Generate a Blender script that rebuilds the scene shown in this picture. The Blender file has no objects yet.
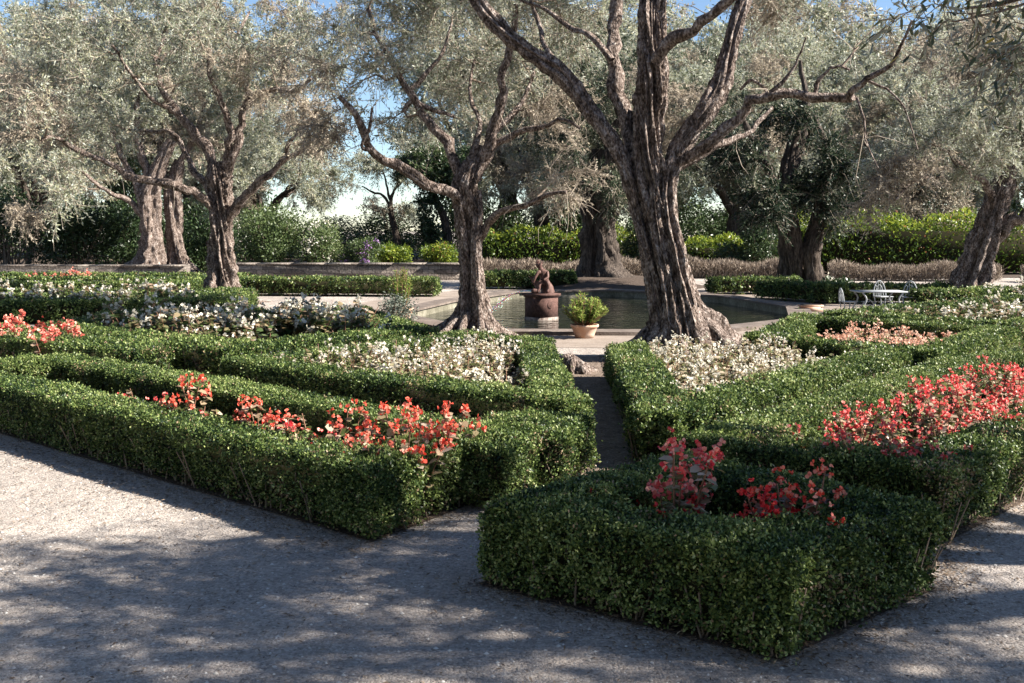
import bpy, math, random
import numpy as np
from mathutils import Vector, noise

S = bpy.context.scene
COL = S.collection
rad = math.radians

# ------------------------------------------------------------------ camera, sky, sun, exposure
PITCH = rad(6.4)
cam_d = bpy.data.cameras.new("camera")
cam_d.sensor_width = 36.0
cam_d.lens = 995.0 * 36.0 / 1024.0
cam_d.clip_start = 0.05
cam_d.clip_end = 3000
cam = bpy.data.objects.new("camera", cam_d)
COL.objects.link(cam)
cam.location = (0, 0, 1.6)
cam.rotation_euler = (math.pi / 2 - PITCH, 0, 0)
S.camera = cam

SUN_EL = rad(36)
SUN_AZ = rad(97)            # clockwise from +Y: the sun stands to the right
world = bpy.data.worlds.new("World")
S.world = world
world.use_nodes = True
wn = world.node_tree
bg = wn.nodes["Background"]
sky = wn.nodes.new("ShaderNodeTexSky")
sky.sky_type = 'NISHITA'
sky.sun_disc = False
sky.sun_elevation = SUN_EL
sky.sun_rotation = SUN_AZ
sky.air_density = 1.0
sky.dust_density = 0.2
sky.altitude = 1200
sky.ozone_density = 2.5
wn.links.new(sky.outputs[0], bg.inputs[0])
bg.inputs[1].default_value = 0.052

sun_d = bpy.data.lights.new("sun", 'SUN')
sun_d.energy = 5.0
sun_d.angle = rad(0.5)
sun_d.color = (1.0, 0.93, 0.83)
sun = bpy.data.objects.new("sun", sun_d)
COL.objects.link(sun)
to_sun = Vector((math.sin(SUN_AZ) * math.cos(SUN_EL), math.cos(SUN_AZ) * math.cos(SUN_EL), math.sin(SUN_EL)))
sun.rotation_euler = to_sun.to_track_quat('Z', 'Y').to_euler()
sun.location = (30, 5, 25)

S.view_settings.view_transform = 'Standard'
S.view_settings.look = 'None'
S.view_settings.exposure = 1.85
S.view_settings.gamma = 1.0
S.view_settings.use_curve_mapping = False
S.render.engine = 'CYCLES'
S.cycles.max_bounces = 6
S.cycles.diffuse_bounces = 3
S.cycles.glossy_bounces = 2
S.cycles.transmission_bounces = 4
S.cycles.transparent_max_bounces = 6


# ------------------------------------------------------------------ helpers
def W(px, py, d):
    """a point at distance d (along Y) behind the given place of the photograph"""
    u = (px - 512) / 995.0
    v = (341.5 - py) / 995.0
    y = math.cos(PITCH) + v * math.sin(PITCH)
    z = -math.sin(PITCH) + v * math.cos(PITCH)
    return np.array((u * d / y, d, 1.6 + z * d / y))


class MB:
    """collects geometry as blocks (vertices, faces, tint)"""

    def __init__(self):
        self.b = []

    def add(self, V, F, tint=0.5, mat=0):
        V = np.asarray(V, dtype=np.float32).reshape(-1, 3)
        F = np.asarray(F, dtype=np.int32)
        T = np.full(len(V), tint, np.float32) if np.isscalar(tint) else np.asarray(tint, np.float32)
        self.b.append((V, F, T, mat))

    def build(self, name, mats, loc=(0, 0, 0), smooth=False):
        nv = 0
        Vs, Ls, St, Ts, Ms = [], [], [], [], []
        nl = 0
        for V, F, T, m in self.b:
            if len(F) == 0:
                continue
            k = F.shape[1]
            Vs.append(V)
            Ls.append((F + nv).ravel())
            St.append(nl + np.arange(len(F), dtype=np.int32) * k)
            Ms.append(np.full(len(F), m, np.int32))
            Ts.append(T)
            nv += len(V)
            nl += F.size
        V = np.concatenate(Vs) - np.array(loc, dtype=np.float32)
        L = np.concatenate(Ls).astype(np.int32)
        St = np.concatenate(St).astype(np.int32)
        T = np.concatenate(Ts)
        me = bpy.data.meshes.new(name)
        me.vertices.add(len(V))
        me.vertices.foreach_set("co", V.ravel())
        me.loops.add(len(L))
        me.loops.foreach_set("vertex_index", L)
        me.polygons.add(len(St))
        me.polygons.foreach_set("loop_start", St)
        me.polygons.foreach_set("material_index", np.concatenate(Ms))
        if smooth:
            me.polygons.foreach_set("use_smooth", np.ones(len(St), dtype=bool))
        at = me.attributes.new("tint", 'FLOAT', 'POINT')
        at.data.foreach_set("value", T)
        me.update(calc_edges=True)
        for m in (mats if isinstance(mats, (list, tuple)) else [mats]):
            me.materials.append(m)
        return me


def obj(name, mb, mats, parent=None, smooth=False):
    loc = tuple(parent['_loc']) if parent is not None and '_loc' in parent else (0, 0, 0)
    me = mb.build(name, mats, loc, smooth)
    o = bpy.data.objects.new(name, me)
    COL.objects.link(o)
    if parent is not None:
        o.parent = parent
        o['_loc'] = loc
    return o


def tag(o, label=None, cat=None, group=None, kind=None):
    if label:
        o['label'] = label
    if cat:
        o['category'] = cat
    if group:
        o['group'] = group
    if kind:
        o['kind'] = kind
    return o


def thing(name, label, cat, loc=(0, 0, 0), group=None):
    o = bpy.data.objects.new(name, None)
    COL.objects.link(o)
    o.location = loc
    o.empty_display_size = 0.2
    o['_loc'] = tuple(float(c) for c in loc)
    return tag(o, label, cat, group)


def copy_tree(o, parent=None):
    c = o.copy()
    COL.objects.link(c)
    c.parent = parent
    for ch in list(o.children):
        copy_tree(ch, c)
    return c


def unit(v):
    return v / np.maximum(np.linalg.norm(v, axis=-1, keepdims=True), 1e-9)


def spline(pts, n):
    """Catmull-Rom through pts, n samples, works for any column count"""
    p = np.asarray(pts, dtype=float)
    if len(p) == 2:
        t = np.linspace(0, 1, n)[:, None]
        return p[0] * (1 - t) + p[1] * t
    q = np.vstack([2 * p[0] - p[1], p, 2 * p[-1] - p[-2]])
    ts = np.linspace(0, len(p) - 1 - 1e-6, n)
    i = ts.astype(int)
    t = (ts - i)[:, None]
    a, b, c, d = q[i], q[i + 1], q[i + 2], q[i + 3]
    return 0.5 * (2 * b + (c - a) * t + (2 * a - 5 * b + 4 * c - d) * t ** 2 + (3 * b - a - 3 * c + d) * t ** 3)


def frames(C):
    T = unit(np.gradient(C, axis=0))
    up = np.array((0.13, 0.95, 0.1)) if abs(T[0][1]) < 0.9 else np.array((1.0, 0, 0))
    N = np.zeros_like(C)
    n = up
    for i in range(len(C)):
        n = n - T[i] * n.dot(T[i])
        n = n / max(np.linalg.norm(n), 1e-9)
        N[i] = n
    return T, N, np.cross(T, N)


def ring_faces(rows, k):
    i = np.arange(rows - 1)[:, None] * k
    j = np.arange(k)[None, :]
    j2 = (j + 1) % k
    return np.stack([i + j, i + j2, i + k + j2, i + k + j], -1).reshape(-1, 4)


def tube(mb, C, R, k=6, tint=0.5, mat=0):
    C = np.asarray(C, float)
    R = np.broadcast_to(np.asarray(R, float), (len(C),))
    T, N, B = frames(C)
    a = np.linspace(0, 2 * np.pi, k, endpoint=False)
    V = C[:, None] + R[:, None, None] * (np.cos(a)[None, :, None] * N[:, None] + np.sin(a)[None, :, None] * B[:, None])
    mb.add(V, ring_faces(len(C), k), tint, mat)


def sticks(mb, P0, P1, r0, r1, tint=0.5, mat=0):
    """many straight three-sided twigs at once"""
    P0 = np.asarray(P0, float)
    P1 = np.asarray(P1, float)
    n = len(P0)
    if n == 0:
        return
    T = unit(P1 - P0)
    ref = np.where(np.abs(T[:, 2:3]) > 0.9, np.array([[1.0, 0, 0]]), np.array([[0, 0, 1.0]]))
    N = unit(np.cross(T, ref))
    B = np.cross(T, N)
    V = np.zeros((n, 6, 3))
    r0 = np.broadcast_to(r0, (n,))[:, None]
    r1 = np.broadcast_to(r1, (n,))[:, None]
    for j in range(3):
        a = 2 * np.pi * j / 3
        o = math.cos(a) * N + math.sin(a) * B
        V[:, j] = P0 + o * r0
        V[:, 3 + j] = P1 + o * r1
    base = np.array([[0, 1, 4, 3], [1, 2, 5, 4], [2, 0, 3, 5]])
    F = (np.arange(n)[:, None, None] * 6 + base[None]).reshape(-1, 4)
    mb.add(V, F, np.repeat(np.broadcast_to(tint, (n,)), 6), mat)


def leaves(mb, P, D, Nn, L, Wd, tint, shape=4, cup=0.0, mat=0):
    """one flat face per leaf: base point P, direction D, normal-ish Nn"""
    n = len(P)
    if n == 0:
        return
    D = unit(D)
    Sd = unit(np.cross(D, Nn))
    Nr = np.cross(Sd, D)
    L = np.broadcast_to(L, (n,))[:, None]
    Wd = np.broadcast_to(Wd, (n,))[:, None]
    if shape == 4:
        V = np.stack([P, P + D * L * 0.48 + Sd * Wd * 0.5 + Nr * cup * L, P + D * L, P + D * L * 0.48 - Sd * Wd * 0.5 + Nr * cup * L], 1)
    else:
        V = np.stack([P, P + D * L * 0.3 + Sd * Wd * 0.46 + Nr * cup * L, P + D * L * 0.72 + Sd * Wd * 0.42 + Nr * cup * L, P + D * L,
                      P + D * L * 0.72 - Sd * Wd * 0.42 + Nr * cup * L, P + D * L * 0.3 - Sd * Wd * 0.46 + Nr * cup * L], 1)
    k = V.shape[1]
    F = np.arange(n * k).reshape(n, k)
    mb.add(V, F, np.repeat(np.broadcast_to(tint, (n,)), k), mat)


def box(mb, x0, y0, z0, x1, y1, z1, tint=0.5, mat=0):
    V = [(x, y, z) for z in (z0, z1) for (x, y) in ((x0, y0), (x1, y0), (x1, y1), (x0, y1))]
    F = [(0, 3, 2, 1), (4, 5, 6, 7), (0, 1, 5, 4), (1, 2, 6, 5), (2, 3, 7, 6), (3, 0, 4, 7)]
    mb.add(V, F, tint, mat)


# ------------------------------------------------------------------ materials
def new_mat(name):
    m = bpy.data.materials.new(name)
    m.use_nodes = True
    nt = m.node_tree
    nt.nodes.clear()
    out = nt.nodes.new("ShaderNodeOutputMaterial")
    return m, nt, out


def ramp(nt, stops, interp='LINEAR'):
    r = nt.nodes.new("ShaderNodeValToRGB")
    r.color_ramp.interpolation = interp
    e = r.color_ramp.elements
    while len(e) < len(stops):
        e.new(0.5)
    for el, (p, c) in zip(e, stops):
        el.position = p
        el.color = (*c, 1)
    return r


def leaf_mat(name, stops, rough=0.45, trans=0.3, spec=0.4, back=None, tcol=1.0, interp='LINEAR'):
    m, nt, out = new_mat(name)
    N, Lk = nt.nodes, nt.links
    at = N.new("ShaderNodeAttribute")
    at.attribute_name = "tint"
    r = ramp(nt, stops, interp)
    Lk.new(at.outputs["Fac"], r.inputs[0])
    col = r.outputs[0]
    if back is not None:
        g = N.new("ShaderNodeNewGeometry")
        mx = N.new("ShaderNodeMix")
        mx.data_type = 'RGBA'
        Lk.new(g.outputs["Backfacing"], mx.inputs[0])
        Lk.new(col, mx.inputs[6])
        mx.inputs[7].default_value = (*back, 1)
        col = mx.outputs[2]
    p = N.new("ShaderNodeBsdfPrincipled")
    p.inputs["Roughness"].default_value = rough
    p.inputs["Specular IOR Level"].default_value = spec
    Lk.new(col, p.inputs["Base Color"])
    t = N.new("ShaderNodeBsdfTranslucent")
    Lk.new(col, t.inputs[0])
    mix = N.new("ShaderNodeMixShader")
    mix.inputs[0].default_value = trans
    Lk.new(p.outputs[0], mix.inputs[1])
    Lk.new(t.outputs[0], mix.inputs[2])
    Lk.new(mix.outputs[0], out.inputs[0])
    return m


def rough_mat(name, stops, scale=8.0, detail=8.0, bump=0.4, bump_dist=0.02, rough=0.9, stretch=(1, 1, 1), fine=0.0, fine_scale=60.0, spec=0.3, tint=0.0):
    m, nt, out = new_mat(name)
    N, Lk = nt.nodes, nt.links
    tc = N.new("ShaderNodeTexCoord")
    mp = N.new("ShaderNodeMapping")
    mp.inputs["Scale"].default_value = stretch
    Lk.new(tc.outputs["Object"], mp.inputs[0])
    nz = N.new("ShaderNodeTexNoise")
    nz.inputs["Scale"].default_value = scale
    nz.inputs["Detail"].default_value = detail
    nz.inputs["Roughness"].default_value = 0.65
    Lk.new(mp.outputs[0], nz.inputs["Vector"])
    val = nz.outputs["Fac"]
    if fine > 0:
        n2 = N.new("ShaderNodeTexNoise")
        n2.inputs["Scale"].default_value = fine_scale
        n2.inputs["Detail"].default_value = 4
        Lk.new(mp.outputs[0], n2.inputs["Vector"])
        mx = N.new("ShaderNodeMix")
        mx.inputs[0].default_value = fine
        Lk.new(val, mx.inputs[2])
        Lk.new(n2.outputs["Fac"], mx.inputs[3])
        val = mx.outputs[0]
    r = ramp(nt, stops)
    Lk.new(val, r.inputs[0])
    p = N.new("ShaderNodeBsdfPrincipled")
    p.inputs["Roughness"].default_value = rough
    p.inputs["Specular IOR Level"].default_value = spec
    Lk.new(r.outputs[0], p.inputs["Base Color"])
    b = N.new("ShaderNodeBump")
    b.inputs["Strength"].default_value = bump
    b.inputs["Distance"].default_value = bump_dist
    Lk.new(val, b.inputs["Height"])
    Lk.new(b.outputs[0], p.inputs["Normal"])
    Lk.new(p.outputs[0], out.inputs[0])
    return m


def plain_mat(name, col, rough=0.6, metal=0.0, spec=0.4):
    m, nt, out = new_mat(name)
    p = nt.nodes.new("ShaderNodeBsdfPrincipled")
    p.inputs["Base Color"].default_value = (*col, 1)
    p.inputs["Roughness"].default_value = rough
    p.inputs["Metallic"].default_value = metal
    p.inputs["Specular IOR Level"].default_value = spec
    nt.links.new(p.outputs[0], out.inputs[0])
    return m


M = {}
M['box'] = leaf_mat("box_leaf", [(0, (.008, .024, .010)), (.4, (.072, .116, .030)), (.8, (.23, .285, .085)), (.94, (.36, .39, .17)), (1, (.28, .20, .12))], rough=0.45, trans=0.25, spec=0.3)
M['olive'] = leaf_mat("olive_leaf", [(0, (.075, .098, .05)), (.5, (.215, .235, .14)), (.85, (.39, .40, .26)), (1, (.44, .38, .25))], rough=0.5, trans=0.35, spec=0.35, back=(.40, .42, .35))
M['olive_dry'] = leaf_mat("olive_leaf_brownish", [(0, (.12, .095, .075)), (.5, (.25, .21, .165)), (1, (.40, .34, .27))], rough=0.6, trans=0.3, spec=0.25, back=(.38, .33, .25))
M['olive_dark'] = leaf_mat("ivy_and_shaded_olive_leaf", [(0, (.012, .024, .013)), (.5, (.035, .055, .03)), (.85, (.10, .12, .07)), (1, (.22, .21, .14))], rough=.45, trans=.25, spec=.3)  # ivy's own dark green, plus shade put into the olive leaves' colour
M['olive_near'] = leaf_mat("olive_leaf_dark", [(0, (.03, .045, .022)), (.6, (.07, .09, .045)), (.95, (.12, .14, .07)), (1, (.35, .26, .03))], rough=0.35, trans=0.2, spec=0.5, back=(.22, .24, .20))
M['dark'] = leaf_mat("evergreen_leaf", [(0, (.015, .03, .014)), (.6, (.04, .07, .025)), (1, (.09, .12, .045))], rough=0.4, trans=0.2)
M['mid'] = leaf_mat("shrub_leaf", [(0, (.03, .055, .02)), (.6, (.09, .13, .045)), (1, (.20, .23, .10))], rough=0.45, trans=0.3)
M['bright'] = leaf_mat("bright_leaf", [(0, (.025, .06, .012)), (.5, (.11, .17, .025)), (.97, (.38, .42, .05)), (1, (.35, .14, .07))], rough=0.4, trans=0.4)
M['potleaf'] = leaf_mat("pot_leaf", [(0, (.06, .12, .025)), (.5, (.19, .26, .055)), (1, (.36, .40, .11))], rough=0.45, trans=0.35)
M['greyleaf'] = leaf_mat("grey_leaf", [(0, (.07, .09, .07)), (1, (.17, .19, .15))], rough=0.6, trans=0.2)
M['dry'] = leaf_mat("dry_stalk", [(0, (.10, .078, .06)), (.5, (.22, .175, .14)), (1, (.36, .30, .24))], rough=0.8, trans=0.25, spec=0.15)
M['begleaf'] = leaf_mat("begonia_leaf", [(0, (.04, .075, .022)), (.4, (.12, .15, .05)), (.7, (.36, .26, .17)), (1, (.54, .44, .34))], rough=0.45, trans=0.35, spec=0.3)
M['begleaf_white'] = leaf_mat("begonia_leaf_pale", [(0, (.05, .09, .025)), (.45, (.18, .20, .085)), (.75, (.40, .32, .21)), (1, (.56, .48, .36))], rough=0.45, trans=0.35, spec=0.3)
M['begleaf_green'] = leaf_mat("begonia_leaf_green", [(0, (.03, .055, .02)), (.5, (.08, .12, .04)), (.85, (.20, .17, .09)), (1, (.38, .26, .18))], rough=0.45, trans=0.3, spec=0.3)
M['begleaf_bronze'] = leaf_mat("begonia_leaf_bronze", [(0, (.05, .03, .02)), (.5, (.14, .07, .045)), (1, (.33, .17, .12))], rough=0.45, trans=0.3, spec=0.3)
M['red'] = leaf_mat("petal_red", [(0, (.45, .012, .02)), (.6, (.70, .03, .035)), (1, (.75, .14, .10))], rough=0.5, trans=0.3, spec=0.25)
M['orange'] = leaf_mat("petal_orange_red", [(0, (.60, .04, .025)), (.5, (.76, .12, .07)), (1, (.82, .40, .30))], rough=0.5, trans=0.3, spec=0.25)
M['pink'] = leaf_mat("petal_pink_red", [(0, (.60, .03, .05)), (.5, (.74, .12, .11)), (1, (.82, .42, .34))], rough=0.5, trans=0.3, spec=0.25)
M['coral_red'] = leaf_mat("petal_coral_red", [(0, (.60, .08, .07)), (.5, (.72, .22, .16)), (1, (.80, .42, .32))], rough=0.5, trans=0.3, spec=0.25)
M['coral'] = leaf_mat("petal_coral", [(0, (.60, .28, .19)), (.5, (.70, .45, .33)), (1, (.76, .60, .48))], rough=0.5, trans=0.3, spec=0.25)
M['white'] = leaf_mat("petal_white", [(0, (.50, .45, .35)), (.6, (.70, .66, .56)), (1, (.78, .75, .68))], rough=0.5, trans=0.3, spec=0.25)
M['purple'] = leaf_mat("petal_purple", [(0, (.22, .10, .30)), (1, (.42, .25, .48))], rough=0.5, trans=0.3)
M['stem'] = plain_mat("stem", (.20, .10, .06), 0.6)
M['twig'] = plain_mat("twig", (.17, .13, .10), 0.85, spec=.2)
M['pale_twig'] = plain_mat("pale_twig", (.32, .27, .22), 0.85, spec=.2)
M['core'] = plain_mat("hedge_painted_shade", (.028, .026, .014), 0.95, spec=.05)  # near-black colour stands for the shade inside the hedges
M['bark'] = rough_mat("olive_bark", [(.36, (.018, .012, .009)), (.45, (.075, .052, .040)), (.54, (.225, .175, .15)), (.66, (.48, .43, .39))], scale=4.0, bump=1.0, bump_dist=.09, stretch=(3.0, 3.0, 1.7), fine=.5, fine_scale=15)
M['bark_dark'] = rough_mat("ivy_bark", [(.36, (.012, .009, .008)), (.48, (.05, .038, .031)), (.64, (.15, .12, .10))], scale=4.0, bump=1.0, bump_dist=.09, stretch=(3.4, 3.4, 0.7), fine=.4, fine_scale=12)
M['soil'] = rough_mat("soil", [(.3, (.028, .019, .014)), (.55, (.07, .05, .038)), (.75, (.15, .115, .09))], scale=9, bump=1.0, bump_dist=.03, fine=.5, fine_scale=55)
M['terracotta'] = rough_mat("terracotta", [(.3, (.34, .17, .10)), (.5, (.44, .26, .17)), (.65, (.54, .43, .35))], scale=5, bump=.15, rough=.8, bump_dist=.01)
M['pedestal'] = rough_mat("pedestal_stone", [(.3, (.022, .012, .010)), (.5, (.07, .034, .027)), (.7, (.15, .085, .07))], scale=14, bump=.25, bump_dist=.004, rough=.85, fine=.4)
M['statue'] = rough_mat("statue_patina", [(.3, (.03, .015, .012)), (.5, (.10, .05, .04)), (.75, (.22, .13, .105))], scale=22, bump=.3, bump_dist=.004, rough=.65, fine=.3)
M['lime'] = rough_mat("limescale", [(.35, (.10, .07, .06)), (.6, (.26, .22, .19))], scale=14, bump=.25, bump_dist=.004, rough=.85)
M['coping'] = rough_mat("coping_stone", [(.3, (.05, .038, .032)), (.5, (.125, .10, .085)), (.7, (.24, .20, .17))], scale=2.8, bump=.5, rough=.85, fine=.4, fine_scale=30)
M['basin'] = rough_mat("basin_wall", [(.3, (.04, .038, .025)), (.5, (.14, .13, .095)), (.7, (.28, .26, .21))], scale=3, bump=.4, rough=.8, fine=.4, fine_scale=25)
M['paving'] = rough_mat("pool_paving", [(.3, (.11, .085, .07)), (.5, (.22, .18, .15)), (.7, (.34, .29, .255))], scale=1.6, bump=.5, bump_dist=.01, rough=.9, fine=.5, fine_scale=45)
M['white_metal'] = rough_mat("white_painted_iron", [(.3, (.20, .21, .22)), (.6, (.34, .36, .37))], scale=12, bump=.1, rough=.5)


M['path'] = rough_mat("path_earth", [(.34, (.05, .036, .028)), (.5, (.14, .105, .08)), (.66, (.27, .215, .175))], scale=7, bump=1.0, bump_dist=.03, fine=.5, fine_scale=50)


def gravel_material():
    m, nt, out = new_mat("gravel")
    N, Lk = nt.nodes, nt.links
    tc = N.new("ShaderNodeTexCoord")
    big = N.new("ShaderNodeTexNoise")
    big.inputs["Scale"].default_value = 0.7
    big.inputs["Detail"].default_value = 6
    med = N.new("ShaderNodeTexNoise")
    med.inputs["Scale"].default_value = 14
    med.inputs["Detail"].default_value = 8
    med.inputs["Roughness"].default_value = 0.75
    vor = N.new("ShaderNodeTexVoronoi")
    vor.inputs["Scale"].default_value = 85
    vor.inputs["Randomness"].default_value = 1
    fin = N.new("ShaderNodeTexVoronoi")
    fin.inputs["Scale"].default_value = 190
    for n in (big, med, vor, fin):
        Lk.new(tc.outputs["Object"], n.inputs["Vector"])
    r = ramp(nt, [(.0, (.12, .105, .095)), (.35, (.31, .275, .25)), (.7, (.42, .38, .35)), (1, (.60, .56, .52))])
    sep = N.new("ShaderNodeSeparateColor")
    Lk.new(vor.outputs["Color"], sep.inputs[0])
    mx = N.new("ShaderNodeMix")
    mx.inputs[0].default_value = 0.42
    Lk.new(sep.outputs[0], mx.inputs[2])
    Lk.new(med.outputs["Fac"], mx.inputs[3])
    Lk.new(mx.outputs[0], r.inputs[0])
    r2 = ramp(nt, [(.3, (.72, .70, .68)), (.65, (1.05, 1.03, 1.0))])
    Lk.new(big.outputs["Fac"], r2.inputs[0])
    mul = N.new("ShaderNodeMix")
    mul.data_type = 'RGBA'
    mul.blend_type = 'MULTIPLY'
    mul.inputs[0].default_value = 1
    Lk.new(r.outputs[0], mul.inputs[6])
    Lk.new(r2.outputs[0], mul.inputs[7])
    p = N.new("ShaderNodeBsdfPrincipled")
    p.inputs["Roughness"].default_value = 0.9
    p.inputs["Specular IOR Level"].default_value = 0.25
    Lk.new(mul.outputs[2], p.inputs["Base Color"])
    b0 = N.new("ShaderNodeBump")
    b0.inputs["Strength"].default_value = 0.6
    b0.inputs["Distance"].default_value = 0.10
    lowf = N.new("ShaderNodeTexNoise")
    lowf.inputs["Scale"].default_value = 4.5
    lowf.inputs["Detail"].default_value = 3
    Lk.new(tc.outputs["Object"], lowf.inputs["Vector"])
    Lk.new(lowf.outputs["Fac"], b0.inputs["Height"])
    b1 = N.new("ShaderNodeBump")
    Lk.new(b0.outputs[0], b1.inputs["Normal"])
    b1.inputs["Strength"].default_value = 0.8
    b1.inputs["Distance"].default_value = 0.03
    Lk.new(med.outputs["Fac"], b1.inputs["Height"])
    b2 = N.new("ShaderNodeBump")
    b2.inputs["Strength"].default_value = 0.9
    b2.inputs["Distance"].default_value = 0.006
    b2.invert = True
    Lk.new(vor.outputs["Distance"], b2.inputs["Height"])
    Lk.new(b1.outputs[0], b2.inputs["Normal"])
    Lk.new(b2.outputs[0], p.inputs["Normal"])
    Lk.new(p.outputs[0], out.inputs[0])
    return m


M['gravel'] = gravel_material()


def water_material():
    m, nt, out = new_mat("pool_water")
    N, Lk = nt.nodes, nt.links
    tc = N.new("ShaderNodeTexCoord")
    mp = N.new("ShaderNodeMapping")
    mp.inputs["Scale"].default_value = (1, 1.6, 1)
    Lk.new(tc.outputs["Object"], mp.inputs[0])
    nz = N.new("ShaderNodeTexNoise")
    nz.inputs["Scale"].default_value = 2.6
    nz.inputs["Detail"].default_value = 3
    Lk.new(mp.outputs[0], nz.inputs["Vector"])
    b = N.new("ShaderNodeBump")
    b.inputs["Strength"].default_value = 0.6
    b.inputs["Distance"].default_value = 0.08
    Lk.new(nz.outputs["Fac"], b.inputs["Height"])
    p = N.new("ShaderNodeBsdfPrincipled")
    p.inputs["Base Color"].default_value = (.010, .012, .008, 1)
    p.inputs["Roughness"].default_value = 0.03
    p.inputs["IOR"].default_value = 1.33
    p.inputs["Specular IOR Level"].default_value = 0.6
    Lk.new(b.outputs[0], p.inputs["Normal"])
    Lk.new(p.outputs[0], out.inputs[0])
    return m


M['water'] = water_material()


def wall_material():
    m, nt, out = new_mat("dry_stone")
    N, Lk = nt.nodes, nt.links
    tc = N.new("ShaderNodeTexCoord")
    sx = N.new("ShaderNodeSeparateXYZ")
    cb = N.new("ShaderNodeCombineXYZ")
    Lk.new(tc.outputs["Object"], sx.inputs[0])
    Lk.new(sx.outputs[0], cb.inputs[0])
    Lk.new(sx.outputs[2], cb.inputs[1])
    dn = N.new("ShaderNodeTexNoise")
    dn.inputs["Scale"].default_value = 5
    Lk.new(tc.outputs["Object"], dn.inputs["Vector"])
    ad = N.new("ShaderNodeMix")
    ad.data_type = 'VECTOR'
    ad.inputs[0].default_value = .10
    Lk.new(cb.outputs[0], ad.inputs[4])
    Lk.new(dn.outputs["Color"], ad.inputs[5])
    bk = N.new("ShaderNodeTexBrick")
    bk.inputs["Scale"].default_value = 1
    bk.inputs["Brick Width"].default_value = .34
    bk.inputs["Row Height"].default_value = .12
    bk.inputs["Mortar Size"].default_value = .008
    bk.inputs["Color1"].default_value = (.10, .08, .068, 1)
    bk.inputs["Color2"].default_value = (.26, .225, .195, 1)
    bk.inputs["Mortar"].default_value = (.05, .042, .036, 1)
    Lk.new(ad.outputs[1], bk.inputs["Vector"])
    n2 = N.new("ShaderNodeTexNoise")
    n2.inputs["Scale"].default_value = 18
    n2.inputs["Detail"].default_value = 6
    Lk.new(tc.outputs["Object"], n2.inputs["Vector"])
    r = ramp(nt, [(.3, (.45, .45, .45)), (.7, (1.2, 1.2, 1.2))])
    Lk.new(n2.outputs["Fac"], r.inputs[0])
    mul = N.new("ShaderNodeMix")
    mul.data_type = 'RGBA'
    mul.blend_type = 'MULTIPLY'
    mul.inputs[0].default_value = 1
    Lk.new(bk.outputs["Color"], mul.inputs[6])
    Lk.new(r.outputs[0], mul.inputs[7])
    e = n2
    p = N.new("ShaderNodeBsdfPrincipled")
    p.inputs["Roughness"].default_value = 0.9
    Lk.new(mul.outputs[2], p.inputs["Base Color"])
    b = N.new("ShaderNodeBump")
    b.inputs["Strength"].default_value = 1
    b.inputs["Distance"].default_value = 0.04
    Lk.new(e.outputs[0], b.inputs["Height"])
    Lk.new(b.outputs[0], p.inputs["Normal"])
    Lk.new(p.outputs[0], out.inputs[0])
    return m


M['wall'] = wall_material()


# ------------------------------------------------------------------ ground, beds, pool
POOL = np.array([(-0.55, 15.55), (2.7, 15.4), (4.9, 17.4), (5.6, 20.2), (4.9, 23.6), (2.6, 25.8), (0.2, 25.2), (-1.3, 21.8), (-2.1, 18.6)])


def offset_poly(p, d):
    p = np.asarray(p, float)
    n = len(p)
    c = p.mean(0)
    out = []
    for i in range(n):
        a, b, e = p[i - 1], p[i], p[(i + 1) % n]
        n1 = np.array((b[1] - a[1], a[0] - b[0]))
        n2 = np.array((e[1] - b[1], b[0] - e[0]))
        n1 /= np.linalg.norm(n1)
        n2 /= np.linalg.norm(n2)
        k = (n1 + n2) / (1 + n1.dot(n2))
        out.append(b + k * d)
    return np.array(out)


def ring_sheet(mb, inner, outer, z, mat=0):
    n = len(inner)
    V = np.vstack([np.c_[inner, np.full(n, z)], np.c_[outer, np.full(n, z)]])
    F = [(i, n + i, n + (i + 1) % n, (i + 1) % n) for i in range(n)]
    mb.add(V, F, .5, mat)


def wall_band(mb, p, z0, z1, mat=0):
    n = len(p)
    V = np.vstack([np.c_[p, np.full(n, z0)], np.c_[p, np.full(n, z1)]])
    F = [(i, (i + 1) % n, n + (i + 1) % n, n + i) for i in range(n)]
    mb.add(V, F, .5, mat)


COPE_IN, COPE_OUT = POOL, offset_poly(POOL, 0.42)
# the ground is one sheet with the opening of the pool left in it
mb = MB()
hole = offset_poly(POOL, 0.2)
nh = len(hole)
cen = hole.mean(0)
rings = [hole]
for rr in (12, 40, 150, 900):
    an = np.arctan2(hole[:, 1] - cen[1], hole[:, 0] - cen[0])
    rings.append(np.c_[cen[0] + rr * np.cos(an), cen[1] + rr * np.sin(an)])
for a, b in zip(rings[:-1], rings[1:]):
    ring_sheet(mb, a, b, 0.0)
tag(obj("ground", mb, M['gravel']), kind='structure')

mb = MB()
ring_sheet(mb, offset_poly(POOL, 0.25), offset_poly(POOL, 2.0), 0.004)
tag(obj("paving", mb, M['paving']), kind='structure')

mb = MB()
mb.add(np.c_[POOL, np.full(len(POOL), -0.12)], [tuple(range(len(POOL)))])
tag(obj("water", mb, M['water']), kind='structure')

pool = thing("pool_basin", "low stone rim and pale inner wall of the fountain pool", "pool", (0.3, 21.4, 0))
mb = MB()
lo, hi = offset_poly(POOL, -0.03), COPE_OUT
ring_sheet(mb, lo, hi, 0.06)
wall_band(mb, hi, 0.0, 0.06)
wall_band(mb, lo[::-1], 0.02, 0.06)
ring_sheet(mb, offset_poly(POOL, 0.06)[::-1], lo[::-1], 0.02)
obj("coping", mb, M['coping'], pool)
mb = MB()
wall_band(mb, offset_poly(POOL, 0.01)[::-1], -0.6, 0.02)
obj("inner_wall", mb, M['basin'], pool)


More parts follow.
